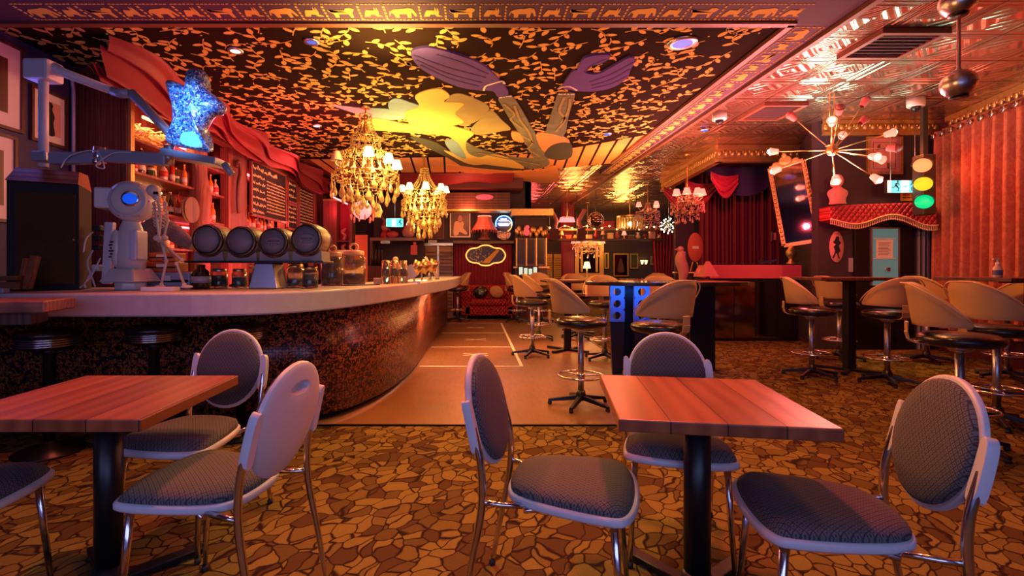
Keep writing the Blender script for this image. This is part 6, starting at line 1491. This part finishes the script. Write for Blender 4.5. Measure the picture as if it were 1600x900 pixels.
t = T('red_figurine', 'cluster of red glass figurines in the crest of the glazed cabinet', 'figurine', (WX(822, 12.6), 12.45, WZ(368, 12.6))); B().ell((0, 0, .08), (.07, .06, .1)).build('body', 'globe_red_dim', t); B().ell((.02, 0, .2), .05).build('head', 'globe_red_dim', t)

# ---------------------------------------------------------------- far room
YF = 19.95
struct(B().box(WX(880, 17), WX(897, 17), 17, 17.4, 0, CEIL - .01).build('trim_8', 'burgundy'))
t, w_, h = frame_on(898, 943, 377, 433, YF - .5, 'wide gold-framed mirror at the far wall behind the pink chandelier', 'gold_mirror', 'gold_bright', 'dark_mirror', .16, cat='mirror')
b = B()
for s_ in (-1, 1): b.box(s_ * (w_ - .27) - .04, s_ * (w_ - .27) + .04, -.06, -.02, -h + .2, h - .2)
b.build('inner_slip', 'gold_bright', t)
t = T('table_lamp', 'small glowing lamp before the far gold mirror', 'lamp', (WX(917, 17), 17, WZ(432, 17) + .001)); B().lathe([(.1, -.2), (.06, 0), (.03, .15), (.03, .3)], 14).build('base', 'gold', t); B().lathe([(.13, .28), (.08, .5)], 16).build('lamp_shade', 'shade_warm', t)
tag(B().box(WX(900, 17), WX(935, 17), 16.7, 17.3, 0, WZ(432, 17) - .2).build('console', 'dark_wood', bevel=.02), 'dark console carrying the small glowing lamp at the far wall', 'console')
lamp('far_lamp', 'POINT', (WX(917, 17), 16.6, 1.6), 12, (1, .6, .2), .1)
for x0, x1, y0, y1, lab, im in ((958, 982, 396, 432, 'dark framed mirror with curved top right of the gold mirror', 'dark_mirror'), (1048, 1063, 368, 384, 'pale portrait picture right of the burgundy curtain', 'ochre'), (1081, 1092, 352, 372, 'narrow portrait picture beside the stage curtain', 'ochre'), (1016, 1023, 400, 414, 'little yellow picture left of the burgundy curtain', 'ochre'), (984, 997, 396, 420, 'oval-looking greenish picture between mirror and wall lights', 'green_bottle'), (944, 951, 395, 420, 'narrow greenish picture right of the gold mirror', 'green_bottle')):
    t, w_, h = frame_on(x0, x1, y0, y1, YF - .02, lab, inner_=im, fw=.05); B().prism(smooth_poly([(-w_ * .4, -h * .6), (w_ * .4, -h * .6), (w_ * .3, 0), (0, h * .6), (-w_ * .3, 0)], 3), 0, .004, MF).build('figure', 'dark_wood', t)
for x in (1002, 1008): 
    t = T('wall_sconce', 'small orange wall light, ' + ('left' if x == 1002 else 'right') + ' of a pair by the burgundy curtain', 'wall light', (WX(x, YF), YF - .1, WZ(409, YF)), 0, 'pair of small wall lights'); B().lathe([(.03, -.1), (.068, .06)], 12, cap=False).build('shade', 'shade_warm', t); B().box(-.03, .03, .0, .08, -.12, -.05).build('bracket', 'brass', t)
t = T('side_curtain', 'burgundy curtain gathered at its foot in the far room', 'curtain', (WX(1036, 17), 17, 0))
B().grid(lambda u, v: ((u - .5) * (.78 - .22 * v ** 2) * 1, .05 * math.sin(u * 2 * PI * 7), 2.6 - v * 1.7), 80, 12).build('cloth', 'burgundy_bright', t)
# hanging shelf of curios across the far room
Y = 15.0; t = T('hanging_shelf', 'long hanging shelf crowded with curios across the far room', 'shelf', (0, 0, 0)); xa, xb = WX(850, Y), WX(1042, Y)
B().box(xa, xb, Y, Y + .4, WZ(376, Y), WZ(373, Y)).build('board', 'dark_wood', t); B().box(xa, xb, Y + .28, Y + .4, WZ(358, Y) - .02, WZ(357, Y) + .02).build('board', 'ledge_wood', t)
for x in (861, 905, 963, 1000): B().tube([(WX(x, Y), Y + .36, WZ(374, Y)), (WX(x, Y), Y + .36, CEIL)], .012, 6).build('hanger', 'black_metal', t)
B().box(WX(942, Y), WX(964, Y), Y + .32, Y + .35, WZ(357, Y), WZ(344, Y)).build('red_panel', 'red_velvet', t)
r2 = random.Random(12); mats = ['red_velvet', 'plaster_pink', 'gold', 'paper_red', 'ochre', 'dark_wood', 'shade_cream']
names = {'red_velvet': 'dark red', 'plaster_pink': 'pink', 'gold': 'gilt', 'paper_red': 'orange-red', 'ochre': 'yellow', 'dark_wood': 'brown', 'shade_cream': 'cream'}
for k in range(17):
    x = 856 + k * 11; hgt = r2.uniform(.12, .30); m = mats[k % 7]; kind = k % 3
    t = T(('curio_box', 'curio_vase', 'curio_lamp')[kind], f'{names[m]} {("box", "vase", "little lamp")[kind]} on the far hanging shelf, item over {"left end" if k < 5 else ("middle" if k < 11 else "right end")}', ('box', 'vase', 'lamp')[kind], (WX(x, Y), Y + .12, WZ(373, Y) + .001), 0, 'curios on the far hanging shelf')
    if kind == 0: B().box(-.08, .08, -.08, .08, 0, hgt * .7).build('body', m, t, bevel=.01); B().box(-.085, .085, -.085, .085, hgt * .7, hgt * .78).build('lid', 'gold', t)
    elif kind == 1: B().lathe([(.04, 0), (.08, hgt * .35), (.03, hgt * .8), (.05, hgt)], 12).build('body', m, t)
    else: B().lathe([(.05, 0), (.015, .04), (.015, hgt * .6)], 10).build('base', 'brass', t); B().lathe([(.08, hgt * .5), (.04, hgt)], 12, cap=False).build('lamp_shade', 'shade_pink' if k % 2 else m, t)
t = T('string_lights', 'string of tiny warm bulbs looped along the far hanging shelf', 'string lights', (0, 0, 0)); b = B(); b2 = B()
P_ = [(WX(850 + k * 2.9, Y), Y - .05, WZ(356, Y) + .05 * math.cos(k * .55)) for k in range(66)]
B().tube(P_, .01, 5).build('cord', 'shade_cream', t)
bl = B().ell((0, 0, 0), .03, 8, 5).build('bulb', 'shade_warm', t); bl.location = P_[0]
for p in P_[3::4]: clone(bl, t, p)
# red lamp trio with pink bears/figures on the upper shelf
t = T('red_lamp_cluster', 'cluster of three red-shaded lights above the far shelf', 'lamp', (WX(886, 14.5), 14.5, WZ(344, 14.5)))
for k in range(3): sh = B().lathe([(.10, -.05), (.06, .08)], 12, TR((k - 1) * .14, 0, 0), cap=False).build('lamp_shade', 'globe_red', t); B().ell(((k - 1) * .14, -.02, .02), .045).build('bulb', 'bulb_red', sh)
B().tube([(-.16, 0, .1), (.16, 0, .1)], .01, 6).tube([(0, 0, .1), (0, 0, CEIL - WZ(344, 14.5))], .01, 6).build('frame', 'brass', t)
for x, s_, lab in ((866, 1, 'pink curved figure left of the red lights'), (908, -1, 'pink leaning figure right of the red lights')):
    t = T('pink_figure', lab, 'figure', (WX(x, 14.6), 14.6, WZ(357, 14.6) + .0)); B().tube(smooth_poly([(0, 0, 0), (.06 * s_, 0, .2), (0, 0, .36), (-.08 * s_, 0, .5)], 4, False), .06, 10).build('body', 'plaster_pink', t); B().ell((-.09 * s_, 0, .52), .07).build('head', 'plaster_pink', t); B().box(-.12, .12, -.05, .05, -.36, 0).build('plinth', 'wall_maroon', t)
t = T('glass_ball', 'large faceted glass ball ringed in silver hanging in the far room', 'ornament', (WX(931, 14), 14, WZ(344, 14))); B().ell((0, 0, 0), .19, 16, 10).build('ball', 'facets', t); B().tube([(.22 * math.cos(a), 0, .22 * math.sin(a)) for a in [2 * PI * k / 30 for k in range(30)]], .012, 6, closed=True).build('ring', 'chrome', t); B().tube([(0, 0, .2), (0, 0, CEIL - WZ(344, 14))], .008, 5).build('cord', 'black_metal', t)
# ornaments before the stage
Y = 9.6; t = T('side_table', 'small round table with bright rim left of the stage', 'table', (WX(1085, Y), Y, 0)); B().lathe([(.38, WZ(425, Y) - .04), (.4, WZ(425, Y) - .02), (.39, WZ(425, Y))], 28).build('tabletop', 'brass', t); B().lathe([(.2, 0), (.04, .05), (.04, WZ(425, Y) - .04)], 16).build('pedestal', 'dark_wood', t)
t = T('oval_sign', 'oval orange sign on a little easel left of the stage', 'sign', (WX(1086, Y), Y, WZ(425, Y) + .014)); B().lathe([(.001, 0), (.14, 0), (.15, .012), (.14, .025), (.001, .025)], 28, TR(0, 0, .46) @ RX(R(90)), sy=1.9).build('plaque', 'paper_red', t)
B().tube([(-.09, 0, 0), (0, .02, .3)], .012, 6).tube([(.09, 0, 0), (0, .02, .3)], .012, 6).build('easel', 'brass', t); B().bx(0, -.028, .46, .12, .006, .05).build('lettering', 'label_white', t)
t = T('parrot_statue', 'tall pinkish bird statue on the left of the round table', 'statue', (WX(1066, 8.95), 8.95, 0)); B().tube(smooth_poly([(0, 0, 1.0), (.02, 0, 1.2), (-.03, 0, 1.4), (0, 0, 1.55)], 5, False), [.05 + .05 * math.sin(PI * k / 16) for k in range(16)], 12).ell((-.03, 0, 1.58), .06).lathe([(.03, 0), (.001, .08)], 8, TR(-.07, 0, 1.58) @ RY(R(-90))).build('body', 'plaster_pink', t); B().lathe([(.2, 0), (.2, .04), (.05, .08), (.05, 1.0), (.1, 1.03)], 16).build('pedestal', 'black_metal', t)
t = T('table_lamp', 'reddish pyramid lampshade low at the left stage corner', 'lamp', (WX(1106, 7.9), 7.9, 0)); zz = WZ(432, 7.9); B().lathe([(.17, zz), (.03, zz + .24)], 4, RZ(PI / 4), smooth=False).build('lamp_shade', 'shade_off', t); B().lathe([(.10, .0), (.10, .03), (.03, .06), (.03, zz)], 12).build('base', 'red_wood', t)
for x, Y, lab in ((955, 10.5, 'round dark stool top seen over the lit table, left'), (1000, 11, 'round dark stool top seen over the lit table, right')):
    pass
t = T('red_table', 'long red-topped table behind the blue-lit table', 'table', (0, 0, 0)); Y = 9.0; B().box(WX(985, Y), WX(1051, Y), Y, Y + .7, 1.0, 1.04).build('tabletop', 'red_gloss', t, bevel=.005)
for x in (WX(985, Y) + .1, WX(1051, Y) - .1): B().box(x - .04, x + .04, Y + .3, Y + .4, 0, 1.0).build('leg', 'black_metal', t)
